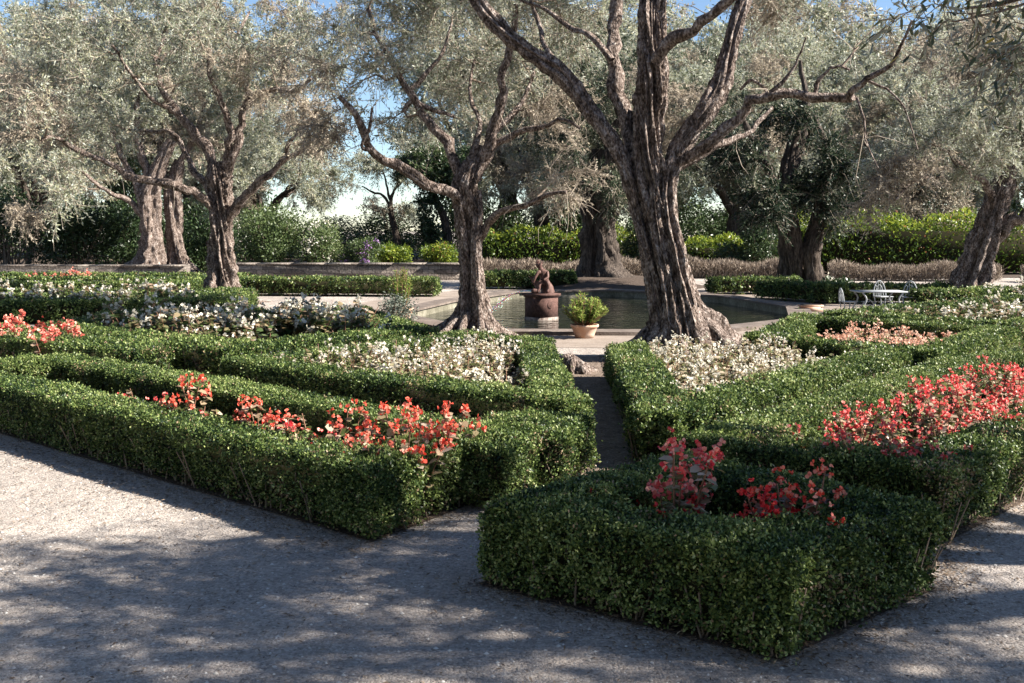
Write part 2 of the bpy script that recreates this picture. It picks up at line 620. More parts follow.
mb = MB()
mb.add([(-80, 33.4, .012), (80, 33.4, .012), (80, 120, .012), (-80, 120, .012)], [(0, 1, 2, 3)])
tag(obj("terrain", mb, M['soil']), kind='structure')


def soil(poly, z=0.008):
    mb = MB()
    mb.add(np.c_[np.asarray(poly, float), np.full(len(poly), z)], [tuple(range(len(poly)))])
    tag(obj("soil", mb, M['soil']), kind='structure')


# ------------------------------------------------------------------ box hedges
def hedge(name, label, segs, h=0.38, w=0.38, leaf=0.022, cover=2.6, seed=0, mat='box', shape=4, group=None, stems=True, top_rough=0.012, cat="hedge", bias=0.0):
    """segs: centre lines ((x,y),(x,y)) on the ground, optionally with own width / height"""
    rng = np.random.default_rng(seed)
    sx = np.mean([(s[0][0] + s[1][0]) / 2 for s in segs])
    sy = np.mean([(s[0][1] + s[1][1]) / 2 for s in segs])
    root = thing(name, label, cat, (float(sx), float(sy), 0), group)
    fol, core, st = MB(), MB(), MB()
    for i, s in enumerate(segs):
        a, b = np.array(s[0], float), np.array(s[1], float)
        sw = s[2] if len(s) > 2 else w
        sh = (s[3] if len(s) > 3 else h)
        ln = np.linalg.norm(b - a)
        d = (b - a) / ln
        nrm = np.array((d[1], -d[0]))
        e = sw / 2
        a2, L = a - d * e, ln + 2 * e
        area_top, area_side, area_end = L * sw, L * sh, sw * sh
        la = 0.55 * leaf * leaf * 0.55
        for kind, area in (('t', area_top), ('l', area_side), ('r', area_side), ('a', area_end), ('b', area_end)):
            n = int(area / la * cover)
            if n < 1:
                continue
            nc = max(1, n // 9)
            cid = rng.integers(0, nc, n)
            cu, cv, cz, co, ct = rng.random(nc), rng.random(nc), rng.random(nc), rng.normal(0, .010, nc), rng.normal(0, .16, nc)
            jit = leaf * .55
            u = cu[cid] * L + rng.normal(0, jit, n)
            if kind == 't':
                v = (cv[cid] - .5) * sw + rng.normal(0, jit, n)
                z = np.full(n, sh)
                no = np.array((0, 0, 1.0))
            elif kind in 'lr':
                sg = 1 if kind == 'l' else -1
                v = np.full(n, sg * sw / 2)
                z = sh * (1 - cz[cid] ** 1.25 * 0.98) + rng.normal(0, jit, n)
                no = np.array((nrm[0] * sg, nrm[1] * sg, 0))
            else:
                u = np.full(n, 0.0 if kind == 'a' else L)
                v = (cv[cid] - .5) * sw + rng.normal(0, jit, n)
                z = sh * (1 - cz[cid] ** 1.25 * 0.98) + rng.normal(0, jit, n)
                sg = -1 if kind == 'a' else 1
                no = np.array((d[0] * sg, d[1] * sg, 0))
            # rounded shoulders
            ed = np.minimum(np.minimum(sw / 2 - np.abs(v), 0.1), np.minimum(np.minimum(u, L - u), 0.1))
            P = np.c_[a2[0] + d[0] * u + nrm[0] * v, a2[1] + d[1] * u + nrm[1] * v, z]
            if kind == 't':
                P[:, 2] -= (0.1 - ed) ** 2 * 3.0
            else:
                k = np.clip((z - (sh - .1)) / .1, 0, 1) ** 2 * .03 + np.clip((.1 - z) / .1, 0, 1) * .03
                P -= no * k[:, None]
            ph = P[:, 0] * 3.1 + P[:, 1] * 2.3 + seed
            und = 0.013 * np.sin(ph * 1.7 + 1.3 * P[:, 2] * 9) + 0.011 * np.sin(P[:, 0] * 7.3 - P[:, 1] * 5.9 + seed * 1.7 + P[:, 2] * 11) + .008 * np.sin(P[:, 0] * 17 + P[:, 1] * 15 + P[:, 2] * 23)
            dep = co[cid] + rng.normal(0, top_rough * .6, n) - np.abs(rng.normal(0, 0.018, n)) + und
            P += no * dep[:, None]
            sprig = rng.random(n) < 0.012
            P[sprig] += no * (rng.random(sprig.sum()) * 0.05)[:, None] + np.array((0, 0, .014))
            P[:, 2] = np.maximum(P[:, 2], 0.015)
            N = unit(no + rng.normal(0, .75, (n, 3)))
            D = unit(rng.normal(0, 1, (n, 3)) + no * .55 + np.array((0, 0, .35)))
            tn = rng.beta(2, 2.2, n) * .8 + ct[cid] + .03 + .10 * np.sin(P[:, 0] * 1.9 + seed) * np.cos(P[:, 1] * 1.6) + dep * 4 + bias  # deeper leaves tinted darker, the shade between them put into the colour
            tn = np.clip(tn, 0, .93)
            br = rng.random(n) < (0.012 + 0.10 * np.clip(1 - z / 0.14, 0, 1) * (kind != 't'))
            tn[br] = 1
            pt = np.sin(P[:, 0] * 4.3 + seed * 2.1) * np.sin(P[:, 1] * 3.7 + seed) + .6 * np.sin(P[:, 0] * 9.1 - P[:, 1] * 8.3 + P[:, 2] * 13)
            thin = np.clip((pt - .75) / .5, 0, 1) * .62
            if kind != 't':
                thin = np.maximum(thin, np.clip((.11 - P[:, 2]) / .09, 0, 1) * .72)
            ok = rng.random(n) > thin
            tn = np.where((pt > .95) & (rng.random(n) < .22), 1.0, tn)
            P, D, N, tn, n = P[ok], D[ok], N[ok], tn[ok], int(ok.sum())
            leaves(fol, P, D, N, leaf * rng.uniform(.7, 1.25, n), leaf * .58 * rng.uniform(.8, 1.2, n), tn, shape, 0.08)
        # solid core, the shade among the twigs put into its dark colour
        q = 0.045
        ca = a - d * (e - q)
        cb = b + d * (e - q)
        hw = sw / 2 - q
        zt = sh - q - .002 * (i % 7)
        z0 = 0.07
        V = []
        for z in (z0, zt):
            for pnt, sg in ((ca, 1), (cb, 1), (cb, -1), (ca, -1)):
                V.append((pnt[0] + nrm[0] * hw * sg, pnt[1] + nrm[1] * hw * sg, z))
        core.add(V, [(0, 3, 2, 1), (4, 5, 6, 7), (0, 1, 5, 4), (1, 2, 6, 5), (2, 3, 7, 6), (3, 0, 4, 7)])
        if stems:
            n = int(L * 60)
            u = rng.random(n) * L
            v = np.sign(rng.random(n) - .5) * (sw / 2 - rng.uniform(.02, .12, n))
            P0 = np.c_[a2[0] + d[0] * u + nrm[0] * v, a2[1] + d[1] * u + nrm[1] * v, np.zeros(n)]
            P1 = P0 + np.c_[rng.normal(0, .05, n), rng.normal(0, .05, n), rng.uniform(.14, .3, n)]
            sticks(st, P0, P1, .006, .004)
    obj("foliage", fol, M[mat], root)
    obj("dark_core", core, M['core'], root)
    if stems:
        obj("stems", st, M['twig'], root)
    return root


def chain(pts, closed=True):
    p = [tuple(q) for q in pts]
    if closed:
        p = p + [p[0]]
    return [(p[i], p[i + 1]) for i in range(len(p) - 1)]


def loop(poly, w=0.38):
    """hedge centre lines just inside an outer outline"""
    p = np.asarray(poly, float)
    area = 0.5 * np.sum(p[:, 0] * np.roll(p[:, 1], -1) - p[:, 1] * np.roll(p[:, 0], -1))
    if area < 0:
        p = p[::-1]
    return chain(offset_poly(p, -w / 2))


BED_NEAR = [(-0.16, 4.36), (1.0, 3.55), (1.90, 4.30), (0.93, 5.42)]
BED_PINK = [(0.98, 5.82), (2.2, 4.93), (6.6, 9.2), (5.2, 10.2), (4.0, 9.3)]
BED_TREE = [(0.86, 6.35), (4.05, 10.05), (3.2, 12.6), (1.1, 12.6)]
BED_CORAL = [(2.70, 11.4), (4.25, 9.75), (6.3, 12.3), (4.1, 14.4)]
BED_SHADE = [(4.6, 14.7), (6.5, 12.7), (11.5, 16.6), (9.2, 18.6)]
BED_LEFT = [(-0.72, 4.97), (0.05, 6.1), (-4.3, 9.75), (-5.4, 8.85)]
BED_WHITE = [(0.52, 6.85), (0.42, 11.2), (-0.6, 12.0), (-2.75, 9.3)]
BED_SIDE = [(-3.3, 9.65), (-3.9, 10.8), (-7.2, 13.2), (-8.2, 12.7)]
BED_FOOT = [(-3.05, 10.4), (-1.0, 12.7), (-2.35, 16.2), (-6.3, 15.7), (-6.3, 13.2)]
BED_FAR = [(-5.0, 17.2), (-5.3, 20.6), (-12.8, 20.4), (-10.6, 16.6)]
BED_FARTHEST = [(-7.4, 22.6), (-7.2, 27.6), (-18.0, 28.4), (-14.0, 22.2)]
for bd in (BED_NEAR, BED_PINK, BED_TREE, BED_CORAL, BED_SHADE, BED_LEFT, BED_WHITE, BED_SIDE, BED_FOOT, BED_FAR, BED_FARTHEST):
    soil(bd)
mb = MB()
mb.add([(.05, 6.3, .004), (.7, 5.7, .004), (.92, 6.2, .004), (1.1, 12.6, .004), (.5, 12.6, .004), (.5, 6.9, .004)], [(0, 1, 2, 3, 4, 5)])
tag(obj("path", mb, M['path']), kind='structure')

hedge("box_hedge", "low dark box hedge around the small bed nearest the gravel, mostly in shade", loop(BED_NEAR, .36), w=.36, h=.385, leaf=.0175, cover=2.5, seed=1, shape=6)
hedge("box_hedge", "box hedge enclosing the big bed of pink-red begonias", loop(BED_PINK, .40), w=.40, leaf=.020, cover=2.3, seed=2)
hedge("box_hedge", "box hedge around the white begonias under the biggest olive trunk", [((1.08, 6.8), (1.22, 10.5)), ((1.08, 6.8), (3.75, 9.9))], w=.42, leaf=.024, cover=2.2, seed=3)
hedge("box_hedge", "sunlit box hedge framing the bed of pale coral begonias", loop(BED_CORAL, .40), w=.40, leaf=.032, cover=2.1, seed=4)
hedge("box_hedge", "shaded box hedge before the white iron garden table", loop(BED_SHADE, .42), w=.42, leaf=.04, cover=2.0, seed=5, stems=False)
hedge("box_hedge", "long sunlit box hedge along the gravel, holding orange-red begonias", loop(BED_LEFT, .38) + [((-.1, 5.75), (.27, 6.42), .42), ((.12, 6.0), (.05, 6.35), .4)], w=.38, leaf=.019, cover=2.3, seed=6)
hedge("box_hedge", "box hedge around the cream begonias before the middle olive", loop(BED_WHITE, .36), w=.36, leaf=.023, cover=2.2, seed=7)
hedge("box_hedge", "box hedge around the small clump of coral-red begonias cut by the photo's edge", loop(BED_SIDE, .4), w=.4, leaf=.028, cover=2.2, seed=8)
hedge("box_hedge", "box hedge around the wide white bed left of the middle olive", loop(BED_FOOT, .5) + [((-5.9, 13.0), (-3.1, 11.1), .45)], h=.33, w=.5, leaf=.034, cover=2.1, seed=9)
hedge("box_hedge", "box hedge around the white bed before the left olive", loop(BED_FAR, .6) + [((-5.6, 19.0), (-11.2, 18.5), .5)], w=.6, leaf=.042, cover=2.0, seed=10, stems=False)
hedge("box_hedge", "far box hedge of the bed below the dark stone wall", loop(BED_FARTHEST, .7) + [((-7.9, 25.2), (-15.6, 25.4), .6)], w=.7, leaf=.06, cover=1.9, seed=11, stems=False)
hedge("box_hedge", "straight low hedge behind the pool's left end", [((-6.8, 24.6), (-2.2, 24.2))], h=.42, w=.8, leaf=.055, cover=1.9, seed=12, stems=False)
hedge("box_hedge", "short dark hedge behind the fountain statue", [((-0.6, 27.2), (1.3, 27.4))], h=.45, w=.8, leaf=.065, cover=1.9, seed=13, stems=False)
hedge("box_hedge", "dark clipped hedge beyond the pool, right of the biggest trunk", [((5.3, 24.9), (6.9, 25.2))], h=.38, w=.7, leaf=.065, cover=1.9, seed=14, stems=False)
hedge("box_hedge", "dark hedge running from the forked dark tree to the iron table", [((6.1, 23.0), (6.9, 21.9)), ((6.9, 21.9), (9.2, 21.7))], h=.4, w=.7, leaf=.06, cover=1.9, seed=15, stems=False)
hedge("box_hedge", "low hedge at the foot of the leaning tree", [((8.2, 19.3), (13.0, 21.2))], h=.42, w=.7, leaf=.055, cover=1.9, seed=16, stems=False)
hedge("box_hedge", "box hedge with a dark hollow at the right edge of the photo", [((4.9, 8.9), (6.6, 10.8), .45), ((6.6, 10.8), (9.0, 9.6), .45), ((5.6, 8.3), (8.2, 10.8), .45)], leaf=.034, cover=2.1, seed=17)


# tall bright hedges and dry grey ones at the back
def leafy_hedge(name, label, a, b, w, h, leaf, n, mat, seed, cat="hedge", shaggy=.2):
    rng = np.random.default_rng(seed)
    a, b = np.array(a, float), np.array(b, float)
    root = thing(name, label, cat, (float((a[0] + b[0]) / 2), float((a[1] + b[1]) / 2), 0))
    d = b - a
    L = np.linalg.norm(d)
    d /= L
    nr = np.array((d[1], -d[0]))
    u = rng.random(n) * L
    v = (rng.random(n) - .5) * w
    zz = rng.random(n) ** .8
    topn = h * (1 + .09 * np.sin(u * 2.1 + seed) + .07 * np.sin(u * 5.3 + 1))
    z = zz * topn + np.where(zz > .85, rng.random(n) * shaggy, 0)
    P = np.c_[a[0] + d[0] * u + nr[0] * v, a[1] + d[1] * u + nr[1] * v, np.maximum(z, .02)]
    f = MB()
    tn = np.clip(rng.random(n) * .6 + (zz ** 3) * .36, 0, .96)
    dead = rng.random(n) < .012
    tn[dead] = 1
    leaves(f, P, rng.normal(0, 1, (n, 3)) + np.array((0, 0, .8)), rng.normal(0, 1, (n, 3)), leaf * rng.uniform(.7, 1.3, n), leaf * .5, tn, 4, .1)
    obj("foliage", f, M[mat], root)
    c = MB()  # solid core, painted dark for the shade within the hedge
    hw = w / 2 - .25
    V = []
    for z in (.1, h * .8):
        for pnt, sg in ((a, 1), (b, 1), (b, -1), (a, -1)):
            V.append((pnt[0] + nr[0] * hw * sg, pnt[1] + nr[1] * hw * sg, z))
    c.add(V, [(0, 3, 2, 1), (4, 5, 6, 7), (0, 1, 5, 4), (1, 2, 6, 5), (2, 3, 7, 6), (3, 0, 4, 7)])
    obj("dark_core", c, M['core'], root)
    return root


leafy_hedge("laurel_hedge", "tall bright yellow-green hedge behind the leaning tree", (10.4, 36.5), (24.0, 36.0), 1.5, 1.95, .13, 26000, 'bright', 21)
leafy_hedge("laurel_hedge", "bright green hedge seen just right of the biggest trunk", (5.6, 37.5), (10.0, 37.0), 1.3, 1.15, .12, 9000, 'bright', 22)
leafy_hedge("laurel_hedge", "deep green hedge behind the statue", (-1.0, 38.0), (4.8, 38.2), 1.4, 1.5, .12, 12000, 'bright', 23)


def dry_hedge(label, a, b, w, h, n, seed):
    rng = np.random.default_rng(seed)
    a, b = np.array(a, float), np.array(b, float)
    root = thing("dry_lavender_hedge", label, "hedge", (float((a[0] + b[0]) / 2), float((a[1] + b[1]) / 2), 0))
    d = b - a
    L = np.linalg.norm(d)
    d /= L
    nr = np.array((d[1], -d[0]))
    u, v = rng.random(n) * L, (rng.random(n) - .5) * w
    P = np.c_[a[0] + d[0] * u + nr[0] * v, a[1] + d[1] * u + nr[1] * v, rng.random(n) * h * (.72 + .10 * np.sin(u * 1.7 + seed) + .08 * np.sin(u * 4.1))]
    f = MB()
    tn = rng.random(n)
    leaves(f, P, np.c_[rng.normal(0, .6, n), rng.normal(0, .6, n), np.ones(n)], rng.normal(0, 1, (n, 3)), h * rng.uniform(.12, .34, n), .03, tn, 4)
    obj("foliage", f, M['dry'], root)
    return root


dry_hedge("dry beige lavender hedge behind the pool and statue", (-1.2, 33.2), (5.0, 33.6), 1.3, .66, 16000, 31)
dry_hedge("dry beige lavender hedge between the biggest trunk and forked dark tree", (5.4, 33.6), (9.6, 33.0), 1.3, .70, 12000, 32)
dry_hedge("dry beige lavender hedge behind the iron table", (10.2, 32.0), (15.2, 31.2), 1.2, .62, 12000, 33)
dry_hedge("dry beige lavender hedge right of the leaning tree's trunk", (15.8, 30.6), (21.0, 29.8), 1.2, .62, 12000, 34)


# ------------------------------------------------------------------ stone wall
def stone_wall(label, x0, x1, y, h):
    root = thing("stone_wall", label, "wall", ((x0 + x1) / 2, y, 0))
    mb = MB()
    n = max(8, int((x1 - x0) * 3))
    xs = np.linspace(x0, x1, n)
    rng = np.random.default_rng(int(abs(x0 * 10)))
    for dy, z0, z1, part, jit in ((0.0, 0, h, 'masonry', 1),):
        for i in range(n - 1):
            pass
        box(mb, xs[0], y - .25, 0, xs[-1], y + .25, h)
    obj("masonry", mb, M['wall'], root)
    c = MB()
    for i in range(0, n - 1, 3):
        k = min(i + 3, n - 1)
        zz = h + .003
        box(c, xs[i] + .01, y - .30 + rng.uniform(-.02, .02), zz, xs[k] - .01, y + .30, zz + .045)
    obj("capping", c, M['wall'], root)


stone_wall("low stone wall with pale capping behind the left beds", -22.0, -10.6, 32.6, .42)
stone_wall("low stone wall lit by the sun right of the left olive", -9.2, -1.3, 32.0, .50)


# ------------------------------------------------------------------ trees
def bark_tube(mb, pts, radii, sides=20, rows=40, depth=.2, freq=1.6, along=.5, twist=.3, seed=0.0, flare=0.0, nroot=5, mat=0, cap=True):
    pr = np.c_[np.asarray(pts, float), np.asarray(radii, float)]
    sp = spline(pr, rows)
    C, R = sp[:, :3], np.maximum(sp[:, 3], .004)
    CV = [Vector(q) for q in C]
    T, N, B = frames(C)
    s = np.r_[0, np.cumsum(np.linalg.norm(np.diff(C, axis=0), axis=1))]
    a = np.linspace(0, 2 * np.pi, sides, endpoint=False)
    V = np.zeros((rows, sides, 3))
    rr = random.Random(seed)
    phs = [rr.uniform(0, 6.28) for _ in range(3)]
    for i in range(rows):
        for j in range(sides):
            th = a[j] + twist * s[i]
            f = freq
            v = noise.noise(Vector((math.cos(th) * f + seed * 3.1, math.sin(th) * f, s[i] * along)))
            v2 = noise.noise(Vector((math.cos(th) * f * 2.6 + seed, math.sin(th) * f * 2.6 + 7, s[i] * along * 1.8)))
            v3 = noise.noise(Vector((math.cos(th) * f * 5.5 + seed, math.sin(th) * f * 5.5 + 3, s[i] * 5.0)))
            m = .86 + depth * (0.75 - 3.6 * abs(v)) + depth * .85 * (0.5 - 2.8 * abs(v2)) + depth * .6 * v3 + depth * .5 * noise.noise(CV[i] * 3.3 + Vector((math.cos(th), math.sin(th), 0)) * 1.1)
            if flare > 0:
                e = math.exp(-s[i] / .28)
                e2 = math.exp(-s[i] / .75)
                ro = max(0, math.cos(nroot * a[j] * .5 + phs[0]) ** 2 * .8 + .4 * math.cos(3 * a[j] + phs[1]))
                m *= 1 + flare * (e * (.45 + 1.25 * ro) + e2 * (.18 + .3 * ro))
            V[i, j] = C[i] + R[i] * m * (math.cos(a[j]) * N[i] + math.sin(a[j]) * B[i])
    mb.add(V, ring_faces(rows, sides), .5, mat)
    if cap:
        mb.add(V[-1], [tuple(range(sides))], .5, mat)
    return C, R


def crown_from(root, skel, blobs, nclump, seed, leaf=.06, twigs=16, per=20, lmat='olive', dry=.25, branch_mat='twig', spread=.42, droop=.25, reach=1.0, tint_shift=0.0, shape=4, leafw=.27, bare=1.0):
    """clumps are scattered in ellipsoids; each is tied to the nearest branch already grown, then leaves are set along its sprays"""
    rng = np.random.default_rng(seed)
    sk = np.vstack([s[0] for s in skel])
    sr = np.concatenate([s[1] for s in skel])
    vols = np.array([b[1][0] * b[1][1] * b[1][2] for b in blobs]) ** .75
    cnt = np.maximum(1, (vols / vols.sum() * nclump)).astype(int)
    cs = []
    for (c, r), k in zip(blobs, cnt):
        q = unit(rng.normal(0, 1, (k, 3))) * (rng.random((k, 1)) ** (1 / 2.2))
        cs.append(np.asarray(c) + q * np.asarray(r))
    cs = np.vstack(cs)
    cs = cs[cs[:, 2] > .5]
    dist = np.array([np.min(np.linalg.norm(sk - c, axis=1)) for c in cs])
    order = np.argsort(dist)
    br = MB()
    P0s, P1s, tints = [], [], []
    SK, SR = np.zeros((len(sk) + len(cs) * 6, 3)), np.zeros(len(sk) + len(cs) * 6)
    SK[:len(sk)], SR[:len(sk)] = sk, sr
    m = len(sk)
    for i in order:
        c = cs[i]
        dv = c - SK[:m]
        dd = np.linalg.norm(dv, axis=1)
        cost = dd + np.where(dv[:, 2] < -.2, .5, 0) - np.minimum(SR[:m], .05) * 2
        k = int(np.argmin(cost))
        s, L = SK[k], dd[k]
        if L < .05:
            continue
        r0 = min(SR[k] * .8, (.010 + .018 * L) if bare else (.003 + .006 * L))
        mid = (s + c) / 2 + rng.normal(0, .10 * L, 3) + np.array((0, 0, .08 * L))
        q1 = s * .7 + c * .3 + rng.normal(0, .05 * L, 3)
        C = spline([s, q1, mid, c], 7)
        Rr = np.linspace(r0, max(.0045 if bare else .002, r0 * .3), 7)
        tube(br, C, Rr, 5 if r0 > .012 else 4)
        SK[m:m + 6], SR[m:m + 6] = C[1:], Rr[1:]
        m += 6
        out = unit(c - s)
        kt = twigs
        dirs = unit(out * .6 + rng.normal(0, .75, (kt, 3)) + np.array((0, 0, -.05)))
        ln = spread * rng.uniform(.5, 1.35, kt)
        st = C[rng.integers(4, 7, kt)]
        P0s.append(st)
        P1s.append(st + dirs * ln[:, None] + np.array((0, 0, -droop)) * (ln ** 1.5)[:, None])
        tints.append(np.full(kt, rng.normal(0, .22)))
    P0, P1, tc = np.vstack(P0s), np.vstack(P1s), np.concatenate(tints)
    tw = MB()
    tk = .005 if bare else .0022
    sticks(tw, P0, P1, tk, tk * .5)
    nb_ = int(len(cs) * 2 * bare)
    bi = rng.integers(0, m, nb_)
    q0 = SK[bi]
    q1 = q0 + unit(rng.normal(0, 1, (nb_, 3)) + np.array((0, 0, -.35))) * rng.uniform(.15, .35, (nb_, 1))
    q2 = q1 + unit(unit(q1 - q0) + rng.normal(0, .3, (nb_, 3))) * rng.uniform(.12, .3, (nb_, 1)) + np.array((0, 0, -.03))
    q3 = q2 + unit(unit(q2 - q1) + rng.normal(0, .35, (nb_, 3))) * rng.uniform(.1, .25, (nb_, 1)) + np.array((0, 0, -.05))
    sticks(tw, q0, q1, .007, .0055)
    sticks(tw, q1, q2, .0055, .004)
    sticks(tw, q2, q3, .004, .0015)
    n = len(P0)
    t = np.tile((np.arange(per) + .6) / per, n) + rng.uniform(-.03, .03, n * per)
    i = np.repeat(np.arange(n), per)
    A, Bv = P0[i], P1[i]
    P = A + (Bv - A) * t[:, None] + rng.normal(0, .012, (n * per, 3))
    Dt = unit(Bv - A)
    D = Dt * .75 + unit(rng.normal(0, 1, (n * per, 3))) * .95 + np.array((0, 0, -.08))
    Nn = rng.normal(0, 1, (n * per, 3)) + np.array((0, 0, .4))
    tn = np.clip(rng.beta(2, 2, n * per) * .8 + .08 + tc[i] + tint_shift, 0, .97)
    yel = rng.random(n * per) < .006
    tn[yel] = 1
    keep_dry = (np.sin(P[:, 0] * 1.1 + seed) + np.sin(P[:, 2] * 1.4 + P[:, 1] * .7 + seed * 2)) / 2 > (1 - 2 * dry)
    fo = MB()
    Lf = leaf * rng.uniform(.65, 1.3, n * per)
    for sel, mi in ((~keep_dry, 0), (keep_dry, 1)):
        if sel.any():
            leaves(fo, P[sel], D[sel], Nn[sel], Lf[sel], (Lf * leafw)[sel], tn[sel], shape, .03, mi)
    obj("branches", br, M[branch_mat], root, smooth=True)
    cr = obj("crown", fo, [M[lmat], M['olive_dry']], root)
    obj("twigs", tw, M['pale_twig' if bare else 'twig'], cr)
    return cr


def limbs_to(mb, limbs, bark, depth=.2, sides=14, seed=0, mscale=1.0):
    skel = []
    for k, (pts, r0, r1) in enumerate(limbs):
        pts = spline(np.asarray(pts, float), len(pts) * 3)
        rg = np.random.default_rng(int(seed * 10 + k))
        R = np.linspace(r0, r1, len(pts)) * mscale
        pts[1:] += rg.normal(0, .28, (len(pts) - 1, 3)) * R[1:, None]
        R = R * rg.uniform(.88, 1.15, len(pts))
        L = np.sum(np.linalg.norm(np.diff(pts, axis=0), axis=1))
        C, RR = bark_tube(mb, pts, R, sides, max(12, int(L * 7)), depth, 1.3, 1.2, .5, seed + k * .77)
        h = len(C) // 3
        skel.append((C[h:], RR[h:]))
    return skel


def px_limb(d0, pts, r0, r1, d1=None):
    """a limb drawn through places of the photograph, its distance going from d0 to d1"""
    d1 = d0 if d1 is None else d1
    n = len(pts)
    return ([W(p[0], p[1], d0 + (d1 - d0) * i / max(1, n - 1)) for i, p in enumerate(pts)], r0, r1)


def px_blob(px, py, d, rx, ry=None, rz=None):
    return (W(px, py, d), (rx, ry or rx, rz or rx * .7))


def root_arms(mb, base, r, n, length, seed, rad0=.09, ang=None, lift=.34):
    rng = np.random.default_rng(seed)
    for k in range(n):
        a = (ang[k] if ang else 2 * np.pi * k / n + rng.uniform(-.3, .3))
        L = length * rng.uniform(.7, 1.3)
        pts = []
        for t in np.linspace(0, 1, 5):
            rr = r * .35 + L * t
            pts.append((base[0] + math.cos(a + .35 * t * rng.uniform(-1, 1)) * rr, base[1] + math.sin(a + .2 * t) * rr, lift * (1 - t) ** 2.2 + .015 - .05 * (t > .9)))
        bark_tube(mb, pts, np.linspace(rad0, .025, 5), 12, 16, .22, 1.6, 1.2, .4, seed + k)


# --- the big olive beside the path
D1 = 12.3
t1 = thing("olive_tree", "biggest olive, thick twisted trunk with flared roots beside the path", "tree", (2.08, D1, 0), "old olive trees")
mb = MB()
k1 = D1 / 995
bark_tube(mb, [W(684, 366, D1), W(679, 335, D1), W(672, 300, D1), W(664, 255, D1), W(655, 205, D1), W(648, 160, D1 + .05), W(649, 120, D1 + .05), W(653, 80, D1), W(652, 45, D1), W(654, 0, D1), W(657, -70, D1 + .2), W(650, -130, D1 + .5)],
          np.array([36, 29, 22, 19.5, 16, 15, 14.5, 14.5, 13.5, 12, 10, 6]) * k1, 120, 250, .34, 1.8, .55, .65, 1.0, .7, 5)
bark_tube(mb, [W(697, 366, D1 - .28), W(690, 335, D1 - .25), W(682, 295, D1 - .22), W(674, 250, D1 - .2), W(667, 210, D1 - .12), W(668, 180, D1 - .05), W(677, 153, D1), W(692, 128, D1), W(706, 110, D1), W(719, 88, D1 + .1), W(727, 60, D1 + .2), W(736, 25, D1 + .3), W(748, -10, D1 + .4), W(765, -60, D1 + .5)],
          np.array([19, 14, 11, 9.5, 9, 9, 9.5, 10.5, 11.5, 11, 10, 9, 7.5, 5]) * k1, 56, 150, .26, 1.5, .6, .4, 2.3, .5, 4)
bark_tube(mb, [W(664, 364, D1 - .2), W(662, 330, D1 - .2), W(655, 285, D1 - .15), W(645, 245, D1 - .1), W(637, 212, D1), W(631, 186, D1), W(624, 163, D1 + .05), W(610, 138, D1 + .1), W(588, 108, D1 + .2), W(566, 78, D1 + .3), W(545, 62, D1 + .35), W(520, 45, D1 + .4), W(492, 20, D1 + .5), W(474, -5, D1 + .6), W(450, -40, D1 + .8)],
          np.array([14, 11, 9, 7.5, 7, 7.5, 8, 8, 8, 9.5, 9.5, 8, 8, 7, 5]) * k1, 44, 150, .26, 1.5, .6, .4, 3.7, .5, 4)
bark_tube(mb, [W(676, 365, D1 - .35), W(672, 330, D1 - .34), W(668, 290, D1 - .28), W(660, 245, D1 - .22), W(655, 200, D1 - .15), W(654, 160, D1 - .05)],
          np.array([15, 10, 8, 7, 6, 4]) * k1, 40, 90, .28, 1.5, .7, .5, 6.7, .6, 4)
root_arms(mb, (2.08, D1 - .05), .40, 7, .95, 4, .17, lift=.55, ang=[-0.15, -.5, -1.1, -1.8, -2.5, 3.1, .4])
L1 = [
    px_limb(D1 + .1, [(634, 180), (632, 145), (624, 108), (614, 75), (611, 42), (617, 5), (627, -60)], 10.5 * k1, 7 * k1, D1 + .9),
    px_limb(D1, [(660, 172), (684, 158), (710, 144), (735, 120), (752, 102), (772, 93), (805, 95), (842, 98), (853, 97)], 7 * k1, 4.5 * k1, D1 - .8),
    px_limb(D1 - .8, [(848, 98), (856, 88), (870, 78), (888, 68), (900, 48), (912, 20)], 4.0 * k1, 1.2 * k1, D1 - 1.4),
    px_limb(D1 + .1, [(662, 178), (694, 157), (727, 141), (746, 134), (762, 118), (772, 108)], 5.5 * k1, 1.8 * k1, D1 + .6),
    px_limb(D1 - .2, [(656, 62), (670, 42), (690, 30), (712, 14), (740, -6), (775, -40)], 8.5 * k1, 3 * k1, D1 - 1.2),
    px_limb(D1 + .3, [(560, 72), (548, 50), (538, 20), (520, -30)], 4 * k1, 2 * k1, D1 + 1.2),
    px_limb(D1 + .3, [(612, 60), (590, 35), (570, 28), (548, 10), (520, 0)], 4 * k1, 1.6 * k1, D1 + 1.0),
    px_limb(D1 - .5, [(765, 95), (786, 78), (800, 55), (806, 38)], 2.2 * k1, .8 * k1, D1 - .7),
    px_limb(D1 - .6, [(815, 94), (822, 76), (836, 66), (850, 70)], 2.4 * k1, 1.2 * k1, D1 - .8),
    px_limb(D1 + .1, [(740, 90), (752, 80), (764, 88), (768, 95)], 1.6 * k1, 1.2 * k1, D1 - .2),
    px_limb(D1 - .9, [(857, 98), (864, 118), (866, 140), (878, 168)], 1.4 * k1, .5 * k1, D1 - 1.3),
    px_limb(D1 - .9, [(866, 80), (890, 92), (905, 110), (918, 150)], 1.4 * k1, .5 * k1, D1 - 1.5),
    px_limb(D1 + .4, [(650, -60), (670, -130), (690, -190)], 6 * k1, 3 * k1, D1 + 1.5),
    px_limb(D1 + .4, [(655, -40), (610, -120), (560, -180)], 6 * k1, 3 * k1, D1 - .5),
]
sk1 = limbs_to(mb, L1, 'bark', seed=11)
obj("trunk", mb, M['bark'], t1, smooth=True)
